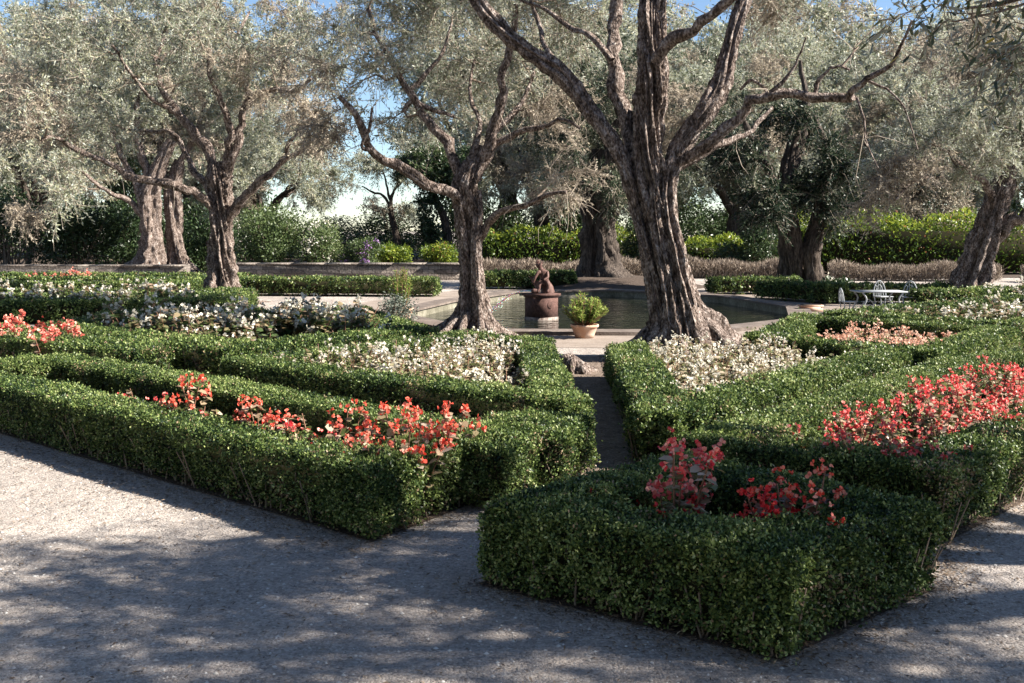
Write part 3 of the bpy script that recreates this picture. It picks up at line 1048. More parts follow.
crown_from(t1, sk1, [
    px_blob(520, -20, D1 + 1.9, 1.1, 1.2, .6), px_blob(600, -80, D1 + 1.7, 1.4, 1.4, .7), px_blob(700, -90, D1 + 0.9, 1.5, 1.4, .7), px_blob(800, -40, D1 + 1.7, 1.2, 1.2, .5),
    px_blob(560, 10, D1 + 2.4, 1.0, 1.0, .4), px_blob(885, 30, D1 + -0.3, .5, .5, .3), px_blob(640, -190, D1 + 1.4, 2.0, 2, .8), px_blob(760, 10, D1 + 2.2, .8, 1, .4),
], 170, 5, leaf=.058, twigs=15, per=18, dry=.2, bare=.35)

# --- the middle olive by the pool
D2 = 14.7
k2 = D2 / 995
t2 = thing("olive_tree", "middle olive standing between fountain and white bed, roots heaped at its foot", "tree", (-.62, D2, 0), "old olive trees")
mb = MB()
bark_tube(mb, [W(470, 342, D2), W(471, 318, D2), W(472, 290, D2), W(471, 260, D2), W(468, 230, D2), W(466, 205, D2), W(466, 185, D2), W(474, 165, D2 + .05), W(484, 148, D2 + .1)],
          np.array([30, 16, 11.5, 10.5, 10.5, 11.5, 12, 9.5, 8]) * k2, 90, 170, .32, 1.7, .6, .5, 5.0, .75, 6)
bark_tube(mb, [W(486, 338, D2 - .2), W(481, 310, D2 - .18), W(478, 280, D2 - .16), W(476, 245, D2 - .12), W(478, 215, D2 - .05), W(476, 190, D2)], np.array([13, 8, 6, 5.5, 5.5, 5]) * k2, 40, 90, .26, 1.4, .6, .3, 6.1, .5, 4)
root_arms(mb, (-.62, D2), .5, 8, .7, 14, .11)
L2 = [
    px_limb(D2, [(468, 212), (456, 198), (440, 188), (415, 176), (390, 162), (372, 151), (364, 136), (358, 118), (340, 96)], 7.5 * k2, 3 * k2, D2 - 1),
    px_limb(D2, [(464, 196), (458, 172), (448, 148), (432, 126), (418, 104), (404, 82), (392, 60), (380, 38), (368, 8)], 7.2 * k2, 2.6 * k2, D2 + .6),
    px_limb(D2 + .1, [(474, 180), (484, 152), (493, 128), (500, 100), (503, 70), (512, 40), (516, 5)], 7.5 * k2, 2.8 * k2, D2 - .4),
    px_limb(D2, [(478, 240), (488, 222), (502, 212), (520, 206), (545, 196), (566, 192)], 5 * k2, 1.8 * k2, D2 - .8),
    px_limb(D2 + .1, [(482, 155), (500, 142), (520, 132), (545, 126), (565, 120), (580, 128)], 4.6 * k2, 1.4 * k2, D2 - .5),
    px_limb(D2 + .2, [(490, 135), (508, 118), (524, 100), (532, 78), (540, 50)], 4 * k2, 1.5 * k2, D2 + 1),
    px_limb(D2 + .4, [(408, 92), (420, 80), (432, 66), (444, 50), (452, 24)], 3.4 * k2, 1.4 * k2, D2 + 1),
    px_limb(D2 + .3, [(404, 112), (412, 102), (440, 112), (455, 116)], 3.0 * k2, 1.6 * k2, D2 + .3),
    px_limb(D2 - .8, [(372, 151), (362, 146), (370, 128), (372, 108)], 2.4 * k2, 1.2 * k2, D2 - .9),
    px_limb(D2 + .1, [(466, 175), (474, 150), (480, 125), (470, 95), (474, 60)], 4.5 * k2, 1.6 * k2, D2 + 1.3),
]
sk2 = limbs_to(mb, L2, 'bark', seed=21)
obj("trunk", mb, M['bark'], t2, smooth=True)
crown_from(t2, sk2, [
    px_blob(350, 70, D2 + 0.3, 1.1, 1.1, .9), px_blob(380, 15, D2 + 1.7, 1.2, 1.3, .9), px_blob(450, 10, D2 + 2.2, 1.0, 1.2, .8), px_blob(525, 40, D2 + 1.1, 1.0, 1.1, .9), px_blob(560, 120, D2 + 0.9, .7, .9, .6),
    px_blob(570, 185, D2 + 0.6, .6, .7, .5), px_blob(480, 85, D2 + 2.3, 1.0, 1, .8), px_blob(330, 130, D2 + 0.3, .5, .6, .5), px_blob(440, -60, D2 + 1.3, 1.8, 1.6, .8), px_blob(425, 130, D2 + 2.5, .5, .8, .4)],
    230, 6, leaf=.06, twigs=15, per=20, dry=.36, bare=.5)

# --- the left olive
D3 = 21.4
k3 = D3 / 995
t3 = thing("olive_tree", "left olive with wide spreading limbs, trunk rising between white beds", "tree", (-6.24, D3, 0), "old olive trees")
mb = MB()
bark_tube(mb, [W(222, 304, D3), W(222, 285, D3), W(221, 260, D3), W(221, 230, D3), W(220, 200, D3), W(219, 178, D3), W(217, 162, D3)], np.array([20, 13.5, 11.5, 10.8, 11.2, 11.5, 9]) * k3, 80, 150, .34, 1.7, .6, .4, 8.0, .6, 5)
root_arms(mb, (-6.24, D3), .5, 7, .8, 24, .13)
L3 = [
    px_limb(D3, [(216, 214), (206, 200), (190, 190), (165, 184), (132, 178), (108, 164), (84, 154), (58, 138), (40, 140)], 5.5 * k3, 1.8 * k3, D3 - 2),
    px_limb(D3, [(216, 176), (206, 150), (192, 128), (176, 112), (162, 90), (156, 66), (160, 44), (170, 20)], 6 * k3, 2 * k3, D3 + .5),
    px_limb(D3, [(224, 172), (230, 148), (228, 118), (220, 96), (212, 82), (208, 50)], 5.5 * k3, 2 * k3, D3 - 1),
    px_limb(D3, [(226, 176), (236, 146), (242, 120), (250, 98), (272, 90), (296, 92), (310, 80)], 5.5 * k3, 1.6 * k3, D3 - .8),
    px_limb(D3, [(228, 220), (238, 204), (252, 190), (270, 174), (284, 160), (302, 150), (322, 132)], 5.8 * k3, 1.8 * k3, D3 - 1),
    px_limb(D3, [(212, 196), (196, 172), (184, 150), (170, 132), (150, 132), (122, 128)], 4.6 * k3, 1.4 * k3, D3 + 1),
    px_limb(D3 + .2, [(176, 112), (164, 105), (150, 98), (128, 70), (112, 45)], 3 * k3, 1.2 * k3, D3 - 1),
    px_limb(D3 + .3, [(160, 60), (178, 48), (200, 30), (216, 12)], 2.6 * k3, 1 * k3, D3 + 1),
    px_limb(D3 - .3, [(250, 98), (240, 70), (236, 40), (250, 12)], 3 * k3, 1.2 * k3, D3 + .8),
    px_limb(D3 - .5, [(284, 160), (290, 142), (306, 124), (318, 110)], 2.4 * k3, 1 * k3, D3 - 1.5),
]
sk3 = limbs_to(mb, L3, 'bark', seed=31)
obj("trunk", mb, M['bark'], t3, smooth=True)
crown_from(t3, sk3, [
    px_blob(50, 110, D3 - 2, 1.2, 1.3, 1.1), px_blob(95, 60, D3 - 1, 1.4, 1.5, 1.1), px_blob(160, 25, D3 + .5, 1.5, 1.6, 1.0), px_blob(220, 50, D3 - .6, 1.5, 1.6, .9), px_blob(290, 70, D3 - .8, 1.3, 1.5, 1.0),
    px_blob(318, 120, D3 - 1.2, .8, 1.0, .8), px_blob(120, 120, D3 + .8, 1.0, 1.2, .6), px_blob(60, 180, D3 - 2, .7, .8, .8), px_blob(290, 15, D3, 1.3, 1.5, .8), px_blob(200, -40, D3, 2.6, 2, .9), px_blob(40, 40, D3 - 1, 1.1, 1.2, .9)],
    235, 7, leaf=.075, twigs=15, per=20, dry=.4)


# --- other trees standing round the pool and behind
def simple_tree(label, base, trunk, rs, limbs, blobs, ncl, seed, leaf=.085, bark='bark', lmat='olive', dry=.2, group="old olive trees", flare=.6, per=20, twigs=15, extra=(), shift=0.0, spread=.5, name="olive_tree", rootn=6, rootl=.8, leafw=.28):
    root = thing(name, label, "tree", base, group)
    mb = MB()
    bark_tube(mb, trunk, rs, 52, 90, .25, 1.5, .4, .2, seed * 1.3, flare, 5)
    for p, r in extra:
        bark_tube(mb, p, r, 30, 60, .2, 1.5, .4, .2, seed * 2.3, flare * .7, 4)
    if rootn:
        root_arms(mb, base, rs[0] * .9, rootn, rootl, seed, .12)
    sk = limbs_to(mb, limbs, bark, seed=seed)
    obj("trunk", mb, M[bark], root, smooth=True)
    crown_from(root, sk, blobs, ncl, seed, leaf=leaf, twigs=twigs, per=per, lmat=lmat, dry=dry, spread=spread, tint_shift=shift, leafw=leafw)
    return root


D = 28.5
k = D / 995
simple_tree("ancient olive with hugely flared trunk on a root mound behind the statue", (2.55, D, 0),
            [W(600, 288, D), W(600, 275, D), W(599, 255, D), W(598, 230, D), W(596, 205, D), W(598, 180, D), W(602, 150, D)], np.array([29, 22, 19, 17.5, 17, 15, 10]) * k,
            [px_limb(D, [(590, 205), (578, 170), (560, 130), (545, 90)], 9 * k, 3 * k, D - 1), px_limb(D, [(602, 190), (612, 150), (618, 110), (610, 60)], 10 * k, 3 * k), px_limb(D, [(612, 215), (632, 190), (660, 170), (690, 150)], 7 * k, 2.4 * k, D + 1)],
            [px_blob(560, 110, D, 1.8, 1.8, 1.5), px_blob(610, 80, D - .5, 2, 2, 1.6), px_blob(580, 170, D - 1.2, 1.3, 1.0, 1.1), px_blob(650, 150, D + .5, 1.5, 1.5, 1.2), px_blob(690, 100, D, 1.8, 1.8, 1.4), px_blob(625, 195, D - 1, .9, .9, .9)],
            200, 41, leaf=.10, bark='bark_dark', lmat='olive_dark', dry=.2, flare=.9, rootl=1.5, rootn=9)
mb = MB()
a = np.linspace(0, 2 * np.pi, 28, endpoint=False)
V = [(2.8 + math.cos(t) * r * 1.15, D + math.sin(t) * r, z) for r, z in ((2.4, .0), (2.0, .10), (1.5, .2), (.9, .28), (.1, .3)) for t in a]
mb.add(V, ring_faces(5, 28))
tag(obj("soil_mound", mb, M['soil'], smooth=True), kind='structure')

D = 26.0
k = D / 995
simple_tree("dark ivy-clad olive forking into two thick stems beyond the pool", (7.3, D, 0),
            [W(792, 292, D), W(792, 275, D), W(791, 250, D), W(788, 225, D), W(784, 195, D), W(788, 165, D), W(796, 130, D)], np.array([17, 12, 11, 11, 10, 8, 5]) * k,
            [px_limb(D, [(812, 235), (820, 200), (826, 165), (822, 135), (810, 110)], 6 * k, 2.4 * k), px_limb(D, [(784, 200), (768, 170), (752, 140), (740, 110)], 6 * k, 2.4 * k, D - 1), px_limb(D, [(790, 170), (802, 140), (806, 100), (800, 60)], 6 * k, 2 * k)],
            [px_blob(762, 205, D - 1, .6, .7, .9), px_blob(735, 150, D - .5, .7, .8, .6), px_blob(800, 190, D - .4, .5, .5, .9), px_blob(838, 165, D - .4, .6, .7, .8), px_blob(790, 118, D, .7, .8, .5), px_blob(835, 215, D - .5, .4, .5, .5)],
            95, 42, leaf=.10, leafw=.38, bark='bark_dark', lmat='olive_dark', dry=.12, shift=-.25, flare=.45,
            extra=[([W(814, 292, D - .2), W(813, 270, D - .2), W(812, 250, D - .2), W(816, 228, D - .1), W(820, 200, D)], np.array([13, 9.5, 9, 9, 6]) * k)])

D = 21.5
k = D / 995
simple_tree("leaning olive with broad brown trunk near the iron table", (9.75, D, 0),
            [W(964, 306, D), W(968, 285, D), W(978, 260, D), W(987, 235, D), W(993, 215, D), W(1000, 195, D), W(1010, 165, D)], np.array([23, 18, 16, 15, 14, 12, 8]) * k,
            [px_limb(D, [(992, 240), (1012, 222), (1035, 205), (1060, 180)], 8 * k, 4 * k, D - .5), px_limb(D, [(998, 205), (985, 182), (965, 170), (945, 150), (925, 140)], 5 * k, 1.6 * k, D - 1.2), px_limb(D, [(1004, 190), (1006, 150), (995, 110), (980, 70)], 6 * k, 2 * k, D + .5),
             px_limb(D, [(965, 170), (940, 178), (915, 180), (895, 200)], 2.6 * k, .9 * k, D - 1.5), px_limb(D, [(1010, 165), (1040, 120), (1060, 70)], 6 * k, 2.4 * k)],
            [px_blob(960, 130, D - 1, 1.2, 1.2, 1.0), px_blob(910, 165, D - 1.3, .9, .9, .8), px_blob(880, 190, D - 1.2, .6, .7, .7), px_blob(1000, 70, D, 1.7, 1.6, 1.2), px_blob(1060, 120, D, 1.8, 1.8, 1.4)],
            230, 43, leaf=.078, dry=.45, flare=.4)

D = 35.0
k = D / 995
simple_tree("rear left olive with sunlit root flare at the end of the wall", (-12.9, D, 0),
            [W(147, 279, D), W(150, 262, D), W(152, 240, D), W(151, 215, D), W(150, 195, D), W(160, 165, D), W(172, 140, D)], np.array([18, 13, 11, 10.5, 10, 7, 5]) * k,
            [px_limb(D, [(148, 205), (132, 178), (120, 150), (105, 120)], 6 * k, 2 * k), px_limb(D, [(154, 190), (140, 150), (136, 110), (140, 70)], 5 * k, 2 * k), px_limb(D, [(146, 215), (125, 200), (105, 190), (80, 170)], 4 * k, 1.5 * k, D - 1)],
            [px_blob(60, 170, D - .5, 1.6, 1.5, 1.3), px_blob(100, 110, D, 2, 2, 1.5), px_blob(160, 90, D, 2, 2, 1.5), px_blob(20, 110, D, 1.8, 1.8, 1.5), px_blob(60, 50, D, 2.2, 2, 1.5), px_blob(160, 20, D, 2.4, 2, 1.5), px_blob(30, 215, D - 1, 1.2, 1, .8)],
            220, 44, leaf=.115, dry=.3, flare=.6)
simple_tree("pale-rooted olive just right of the rear left one, partly behind the left trunk", (-11.7, D + .6, 0),
            [W(182, 279, D + .6), W(180, 262, D + .6), W(176, 240, D + .6), W(174, 215, D + .6), W(173, 190, D + .6), W(180, 160, D + .6)], np.array([17, 12, 9, 8.5, 8, 5]) * k,
            [px_limb(D + .6, [(173, 200), (178, 170), (192, 140), (205, 105)], 5 * k, 2 * k), px_limb(D + .6, [(173, 205), (165, 180), (160, 150), (168, 115)], 4.5 * k, 2 * k)],
            [px_blob(200, 120, D + 1, 1.8, 1.8, 1.5), px_blob(240, 80, D + 1, 2, 2, 1.5), px_blob(270, 150, D + 1, 1.3, 1.4, 1.2), px_blob(210, 30, D + 1, 2.4, 2, 1.5), px_blob(300, 60, D + 1, 2, 2, 1.5)],
            170, 45, leaf=.115, dry=.2, flare=.6)

# --- slender trees in the gap under the sky
D = 46.0
k = D / 995
simple_tree("slender curving tree with open crown against the sky gap", (-5.3, D, 0),
            [W(399, 262, D), W(397, 240, D), W(393, 222, D), W(390, 205, D)], np.array([4, 3.6, 3.2, 2.6]) * k,
            [px_limb(D, [(391, 210), (384, 196), (372, 192), (362, 186)], 1.8 * k, .6 * k), px_limb(D, [(390, 206), (394, 190), (404, 178), (406, 160)], 2 * k, .7 * k), px_limb(D, [(392, 205), (388, 190), (384, 175), (378, 160)], 1.6 * k, .6 * k)],
            [px_blob(374, 205, D, .7, .7, .5), px_blob(408, 212, D, .8, .8, .5), px_blob(400, 170, D, 1.3, 1.3, .7), px_blob(370, 165, D, 1.1, 1.1, .6), px_blob(420, 150, D, 1.4, 1.3, .9)],
            80, 46, leaf=.13, bark='bark_dark', dry=.2, flare=.2, rootn=0, group="slender trees behind the wall", name="slender_tree", per=12)
simple_tree("ivy-wrapped slender tree left of the middle olive's trunk", (-3.1, D - 2, 0),
            [W(449, 262, D - 2), W(448, 240, D - 2), W(444, 218, D - 2), W(436, 200, D - 2), W(430, 180, D - 2)], np.array([5, 4, 3.6, 3.2, 2.6]) * k,
            [px_limb(D - 2, [(440, 208), (430, 200), (415, 202)], 2 * k, .7 * k), px_limb(D - 2, [(432, 186), (424, 168), (410, 155)], 2 * k, .8 * k)],
            [px_blob(430, 215, D - 2.5, .5, .5, 1.1), px_blob(428, 240, D - 2.5, .5, .5, .7), px_blob(425, 165, D - 2, 1.5, 1.4, .8), px_blob(455, 170, D - 2, 1.3, 1.2, .9)],
            90, 47, leaf=.14, bark='bark_dark', lmat='dark', dry=0.0, flare=.2, rootn=0, group="slender trees behind the wall", name="slender_tree", leafw=.4)


# --- the grove behind: two prototypes, copied
def grove_proto(label, seed, group):
    rng = np.random.default_rng(seed)
    root = thing("olive_tree", label, "tree", (0, 0, 0), group)
    mb = MB()
    bark_tube(mb, [(0, 0, 0), (.05, 0, .9), (-.1, .1, 1.9), (0, 0, 2.8)], [.5, .4, .36, .26], 24, 36, .2, 1.5, .5, .2, seed, .5, 4)
    limbs, blobs = [], []
    for i in range(7):
        a = 2 * np.pi * i / 7 + rng.uniform(-.3, .3)
        r, z = rng.uniform(1.8, 3.2), rng.uniform(4.0, 8.5)
        limbs.append(([(0, 0, 2.2), (math.cos(a) * r * .4, math.sin(a) * r * .4, 2.4 + z * .22), (math.cos(a) * r * .8, math.sin(a) * r * .8, z * .72), (math.cos(a) * r, math.sin(a) * r, z)], .17, .05))
        blobs.append(((math.cos(a) * r, math.sin(a) * r, z), (2.0, 2.0, 1.5)))
        blobs.append(((math.cos(a) * r * 1.25, math.sin(a) * r * 1.25, z * .55 + .8), (1.5, 1.5, 1.3)))
    blobs.append(((0, 0, 7.5), (2.6, 2.6, 2.2)))
    sk = limbs_to(mb, limbs, 'bark', seed=seed)
    obj("trunk", mb, M['bark_dark'], root, smooth=True)
    crown_from(root, sk, blobs, 460, seed, leaf=.16, twigs=11, per=16, dry=.3, spread=.6, tint_shift=.03)
    return root


GROUP = "grove of olives round the garden"
gp = [grove_proto("olive of the hazy grove standing beyond the garden's hedges and wall", 51, GROUP), grove_proto("olive of the hazy grove standing beyond the garden's hedges and wall", 52, GROUP)]
spots = [(-27, 50, 1.0), (-21, 44, .95), (-11.6, 47, .85), (1.5, 50, 1.1), (6.5, 45, 1.0), (11.5, 48, 1.15), (16.5, 43, 1.0), (21.5, 47, 1.15), (26, 42, 1.0), (3.5, 60, 1.5), (14, 62, 1.5), (24, 60, 1.5), (-34, 62, 1.75), (-26, 66, 1.8), (-20, 63, 1.6), (-.5, 66, 1.8), (9, 68, 1.85), (18, 66, 1.85), (31, 63, 1.75), (3.2, 41, .85), (9.3, 41.5, .9), (-9, -6, 1.0), (-1, -9, 1.1), (8, -9.5, 1.0), (-14, 2, 1.1), (-17, 9.5, 1.0), (3, -16, 1.2)]
for i, (x, y, s) in enumerate(spots):
    o = gp[i % 2] if i < 2 else copy_tree(gp[i % 2])
    o.location = (x, y, 0)
    o.rotation_euler = (0, 0, i * 1.9)
    if y < 12:  # added trees out of view, there to block part of the sky light
        tag(o, "unseen olive added beside or behind the viewer to hold back sky light", None, "unseen olives added around the viewer")
    o.scale = (s, s, s * (1.0 if x > -14 or y < 50 else .95))


# --- the near tree, its trunk outside the frame on the right, its sprays hanging into the corner
t8 = thing("olive_tree", "nearest olive, only its dark leafy sprays hang into the upper corner", "tree", (7.6, 3.6, 0), "old olive trees")
mb = MB()
bark_tube(mb, [(7.6, 3.6, 0), (7.5, 3.7, 1.0), (7.3, 3.9, 2.0), (7.1, 4.1, 2.8)], [.45, .36, .33, .26], 40, 50, .2, 1.5, .4, .2, 9, .6, 5)
Ln = [([(7.1, 4.1, 2.6), (6.0, 4.3, 3.5), (4.6, 4.5, 3.9), (3.4, 4.4, 3.6)], .14, .03), ([(7.1, 4.1, 2.7), (6.4, 5.2, 3.8), (5.6, 6.0, 4.4)], .14, .04), ([(7.1, 4.1, 2.7), (6.6, 3.2, 4.0), (5.2, 2.8, 4.8)], .14, .04),
      ([(7.1, 4.1, 2.7), (7.4, 4.6, 4.2), (6.8, 5.4, 5.4)], .15, .04), ([(4.6, 4.5, 3.9), (3.6, 4.4, 3.2), (2.7, 4.3, 2.75), (2.1, 4.25, 2.55), (1.85, 4.2, 2.5)], .03, .006), ([(7.1, 4.1, 2.7), (7.8, 5.2, 3.9), (7.8, 6.2, 4.4)], .12, .04)]
sk8 = limbs_to(mb, Ln, 'bark', seed=61)
obj("trunk", mb, M['bark'], t8, smooth=True)
crown_from(t8, sk8, [((3.9, 3.95, 3.9), (1.3, .7, .5)), ((5.4, 4.25, 4.3), (1.5, .7, .7)), ((5.4, 2.95, 4.5), (1.5, 1.1, .7)), ((7.2, 4.15, 4.6), (1.6, .8, .9)), ((7.6, 2.85, 4.6), (1.4, 1.0, .8)), ((3.7, 2.95, 4.1), (1.2, .8, .5)), ((5.6, 3.95, 3.5), (1.4, .8, .4)),
                     ((6.6, 4.55, 3.6), (1.0, .5, .5)), ((2.5, 3.95, 3.1), (.5, .3, .25))],
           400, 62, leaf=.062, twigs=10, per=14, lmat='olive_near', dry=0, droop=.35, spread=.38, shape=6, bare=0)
corner = thing("olive_branch", "dark leafy olive spray hanging into the photo's upper corner", "branch", (2.6, 4.2, 2.7))
mb = MB()
skc = []
for pts in ([(3.2, 4.3, 3.0), (2.6, 4.25, 2.72), (2.1, 4.2, 2.52), (1.8, 4.15, 2.44)], [(2.9, 4.3, 2.9), (2.4, 4.0, 2.58), (2.05, 3.95, 2.40)], [(2.7, 4.28, 2.8), (2.3, 4.3, 2.62), (2.2, 4.35, 2.35)]):
    C = spline(pts, 14)
    Rr = np.linspace(.012, .004, 14)
    tube(mb, C, Rr, 6)
    skc.append((C[6:], Rr[6:]))
obj("limb", mb, M['twig'], corner, smooth=True)
crown_from(corner, skc, [((2.15, 4.1, 2.50), (.38, .25, .09)), ((1.72, 4.1, 2.44), (.30, .25, .08)), ((2.15, 4.2, 2.27), (.2, .25, .14)), ((1.9, 4.1, 2.28), (.18, .2, .10))], 62, 63, leaf=.05, twigs=3, per=7, lmat='olive_near', dry=0, droop=.3, spread=.2, shape=6, leafw=.24, bare=0)


# ------------------------------------------------------------------ shrubs behind the wall
def shrub(name, label, px, d, py_top, w, mat, leaf, n, seed, group=None, blooms=None, depth=None):
    rng = np.random.default_rng(seed)
    c = W(px, 230, d)
    top = W(px, py_top, d)[2]
    root = thing(name, label, "shrub", (float(c[0]), d, 0), group)
    st, fo = MB(), MB()
    balls = []
    for i in range(16):
        a, r = rng.uniform(0, 6.28), rng.random() ** .6
        z = rng.uniform(.15, .82) * top
        balls.append((c[0] + math.cos(a) * r * w * .62, d + math.sin(a) * r * (depth or w) * .6, z, rng.uniform(.26, .42) * min(w, top) * 1.05))
    bl = np.array(balls)
    i = rng.integers(0, len(bl), n)
    q = unit(rng.normal(0, 1, (n, 3))) * (rng.random((n, 1)) ** .33)
    P = bl[i, :3] + q * bl[i, 3:4] * np.array((1, 1, .85))
    P = P + rng.normal(0, .05, P.shape)
    P[:, 2] = np.clip(P[:, 2], .03, None)
    tn = np.clip(rng.beta(2, 2, n) * .8 + rng.normal(0, .14, len(bl))[i] + .1, 0, 1)
    leaves(fo, P, q + rng.normal(0, .8, (n, 3)), rng.normal(0, 1, (n, 3)), leaf * rng.uniform(.7, 1.3, n), leaf * .42, tn, 4, .06)
    ns = 40
    P0 = np.c_[rng.normal(c[0], w * .12, ns), rng.normal(d, w * .1, ns), np.zeros(ns)]
    sticks(st, P0, bl[rng.integers(0, len(bl), ns), :3], .03, .01)
    obj("foliage", fo, M[mat], root)
    obj("stems", st, M['twig'], root)
    if blooms:
        bm, nb = blooms
        fb = MB()
        j = rng.integers(0, len(bl), nb)
        dirn = unit(rng.normal(0, 1, (nb, 3)) + np.array((0, -1.2, .2)))
        C = bl[j, :3] + dirn * bl[j, 3:4] * .95
        ii = np.repeat(np.arange(nb), 14)
        Pb = C[ii] + rng.normal(0, .07, (len(ii), 3))
        leaves(fb, Pb, rng.normal(0, 1, (len(ii), 3)), rng.normal(0, 1, (len(ii), 3)), .07, .06, rng.random(len(ii)), 4)
        obj("blossoms", fb, M[bm], root)
    return root


far = shrub("far_shrub", "dark shrub in the far thicket under the grove", 512, 55, 165, 4.0, 'dark', .22, 9000, 70, "thicket under the grove")
for i in range(13):
    o = far if i == 0 else copy_tree(far)
    o.location = (-31 + i * 4.9, 54 + (i * 7 % 5) * 1.2, 0)
    o.rotation_euler = (0, 0, i * 1.3)
    q = .8 + .12 * (i * 5 % 4)
    o.scale = (1, 1, q * (.6 if i in (4, 5) else 1.1))
SG = "shrubs behind the stone wall"
shrub("evergreen_shrub", "dark evergreen shrub at the left edge behind the wall", 8, 37, 176, 2.2, 'dark', .13, 9000, 71, SG)
shrub("evergreen_shrub", "dark evergreen shrub between left edge and rear left olive", 78, 38, 190, 2.0, 'dark', .13, 9000, 72, SG)
shrub("evergreen_shrub", "dim evergreen shrub right behind the rear left olive's trunk", 125, 39, 196, 1.8, 'dark', .13, 7000, 73, SG)
shrub("evergreen_shrub", "dusky shrub between the two rear left olives and left olive", 205, 38.5, 205, 1.6, 'dark', .13, 7000, 74, SG)
shrub("flowering_shrub", "rounded sunlit shrub with grey-green leaves right of the left olive", 268, 36, 208, 1.7, 'mid', .12, 11000, 75, SG)
shrub("flowering_shrub", "shrub speckled with cream blossoms above the sunlit wall", 316, 35.5, 220, 1.3, 'mid', .11, 8000, 76, SG, ('white', 60))
shrub("flowering_shrub", "shrub with lilac-purple blossoms at the end of the wall", 362, 35, 236, .9, 'mid', .10, 5000, 77, SG, ('purple', 22))
shrub("bright_shrub", "bright green shrub beneath the slender curving tree", 396, 37, 246, 1.0, 'bright', .11, 5000, 78, SG)
shrub("bright_shrub", "bright green shrub just left of the middle olive's trunk", 436, 37.5, 247, 1.0, 'bright', .11, 5000, 79, SG)
shrub("bright_shrub", "bright green shrub right of the middle olive's trunk", 505, 39, 236, 1.3, 'bright', .11, 7000, 80, SG)
shrub("evergreen_shrub", "dark ivy mass under the ancient olive, left of the biggest trunk", 648, 36, 215, 1.3, 'dark', .12, 7000, 81, SG)
shrub("evergreen_shrub", "dark ivy shrub under the forked dark tree", 752, 35, 205, 1.4, 'dark', .12, 8000, 82, SG)
shrub("evergreen_shrub", "dusky shrub rising above the bright hedge's left end", 858, 40, 170, 1.9, 'dark', .13, 9000, 83, SG)
shrub("evergreen_shrub", "leafy dark plant at the foot of the forked tree", 838, 25.5, 283, .8, 'dark', .12, 2500, 84, "plants around the pool", ('white', 10))
shrub("grey_shrub", "brownish twiggy shrub above the bright hedge near the leaning tree", 925, 40, 165, 2.0, 'olive_dry', .12, 9000, 85, SG)

# ------------------------------------------------------------------ fountain
FX, FY = .57, 19.2
ped = thing("fountain_pedestal", "square reddish stone pedestal standing in the pool", "pedestal", (FX, FY, -.6))


def rot_box(mb, cx, cy, hw, z0, z1, ang, mat=0, hd=None):
    hd = hd or hw
    V = []
    for z in (z0, z1):
        for sx, sy in ((-1, -1), (1, -1), (1, 1), (-1, 1)):
            x, y = sx * hw, sy * hd
            V.append((cx + x * math.cos(ang) - y * math.sin(ang), cy + x * math.sin(ang) + y * math.cos(ang), z))
    mb.add(V, [(0, 3, 2, 1), (4, 5, 6, 7), (0, 1, 5, 4), (1, 2, 6, 5), (2, 3, 7, 6), (3, 0, 4, 7)], .5, mat)


PA = rad(45)
mb = MB(); rot_box(mb, FX, FY, .232, -.6, -.07, PA); obj("plinth", mb, M['lime'], ped)
mb = MB(); rot_box(mb, FX, FY, .226, -.07, .315, PA); obj("shaft", mb, M['pedestal'], ped)
mb = MB(); rot_box(mb, FX, FY, .245, .315, .34, PA); rot_box(mb, FX, FY, .265, .34, .385, PA); obj("cap", mb, M['pedestal'], ped)
for s in (0, 1, 2, 3):
    a = PA + s * math.pi / 2
    mb = MB()
    cx, cy = FX + math.cos(a) * .228, FY + math.sin(a) * .228
    ring = [(cx + math.cos(a) * .025 * q - math.sin(a) * r * math.cos(t), cy + math.sin(a) * .025 * q + math.cos(a) * r * math.cos(t), .17 + r * math.sin(t)) for r, q in ((.075, 0), (.07, .5), (.05, .3), (.035, .7), (.004, .8)) for t in np.linspace(0, 2 * np.pi, 16, endpoint=False)]
    mb.add(ring, ring_faces(5, 16)); obj("carved_rosette", mb, M['pedestal'], ped, smooth=True)

# a seated child bending over a fish: one skinned body
stt = thing("statue", "reddish statue of a seated child leaning over a fish on the pedestal", "statue", (FX, FY, .385))


def skin_figure(name, joints, bones, mat, parent, root=0, sub=2):
    me = bpy.data.meshes.new(name)
    lc = np.array(parent['_loc'])
    me.from_pydata([tuple(np.array(j[0]) - lc) for j in joints], bones, [])
    o = bpy.data.objects.new(name, me)
    COL.objects.link(o)
    o.parent = parent
    sm = o.modifiers.new("skin", 'SKIN')
    sm.use_smooth_shade = True
    for i, j in enumerate(joints):
        v = me.skin_vertices[0].data[i]
        v.radius = (j[1], j[1])
        v.use_root = (i == root)
    s = o.modifiers.new("sub", 'SUBSURF')
    s.levels = sub
    s.render_levels = sub
    me.materials.append(mat)
    return o


z0 = .385
J = [((FX + .04, FY, z0 + .20), .075), ((FX + .05, FY, z0 + .30), .072), ((FX + .02, FY - .01, z0 + .40), .082), ((FX - .02, FY - .02, z0 + .47), .04), ((FX - .05, FY - .03, z0 + .53), .068), ((FX - .06, FY - .04, z0 + .60), .060),
     ((FX - .06, FY - .11, z0 + .20), .055), ((FX - .05, FY - .13, z0 + .09), .035), ((FX - .09, FY - .16, z0 + .02), .028),
     ((FX + .12, FY - .12, z0 + .22), .055), ((FX + .13, FY - .12, z0 + .09), .036), ((FX + .10, FY - .17, z0 + .02), .028),
     ((FX - .07, FY - .09, z0 + .41), .038), ((FX - .13, FY - .13, z0 + .30), .028), ((FX - .17, FY - .13, z0 + .20), .022),
     ((FX + .11, FY - .05, z0 + .41), .038), ((FX + .12, FY - .13, z0 + .31), .028), ((FX + .03, FY - .19, z0 + .26), .022)]
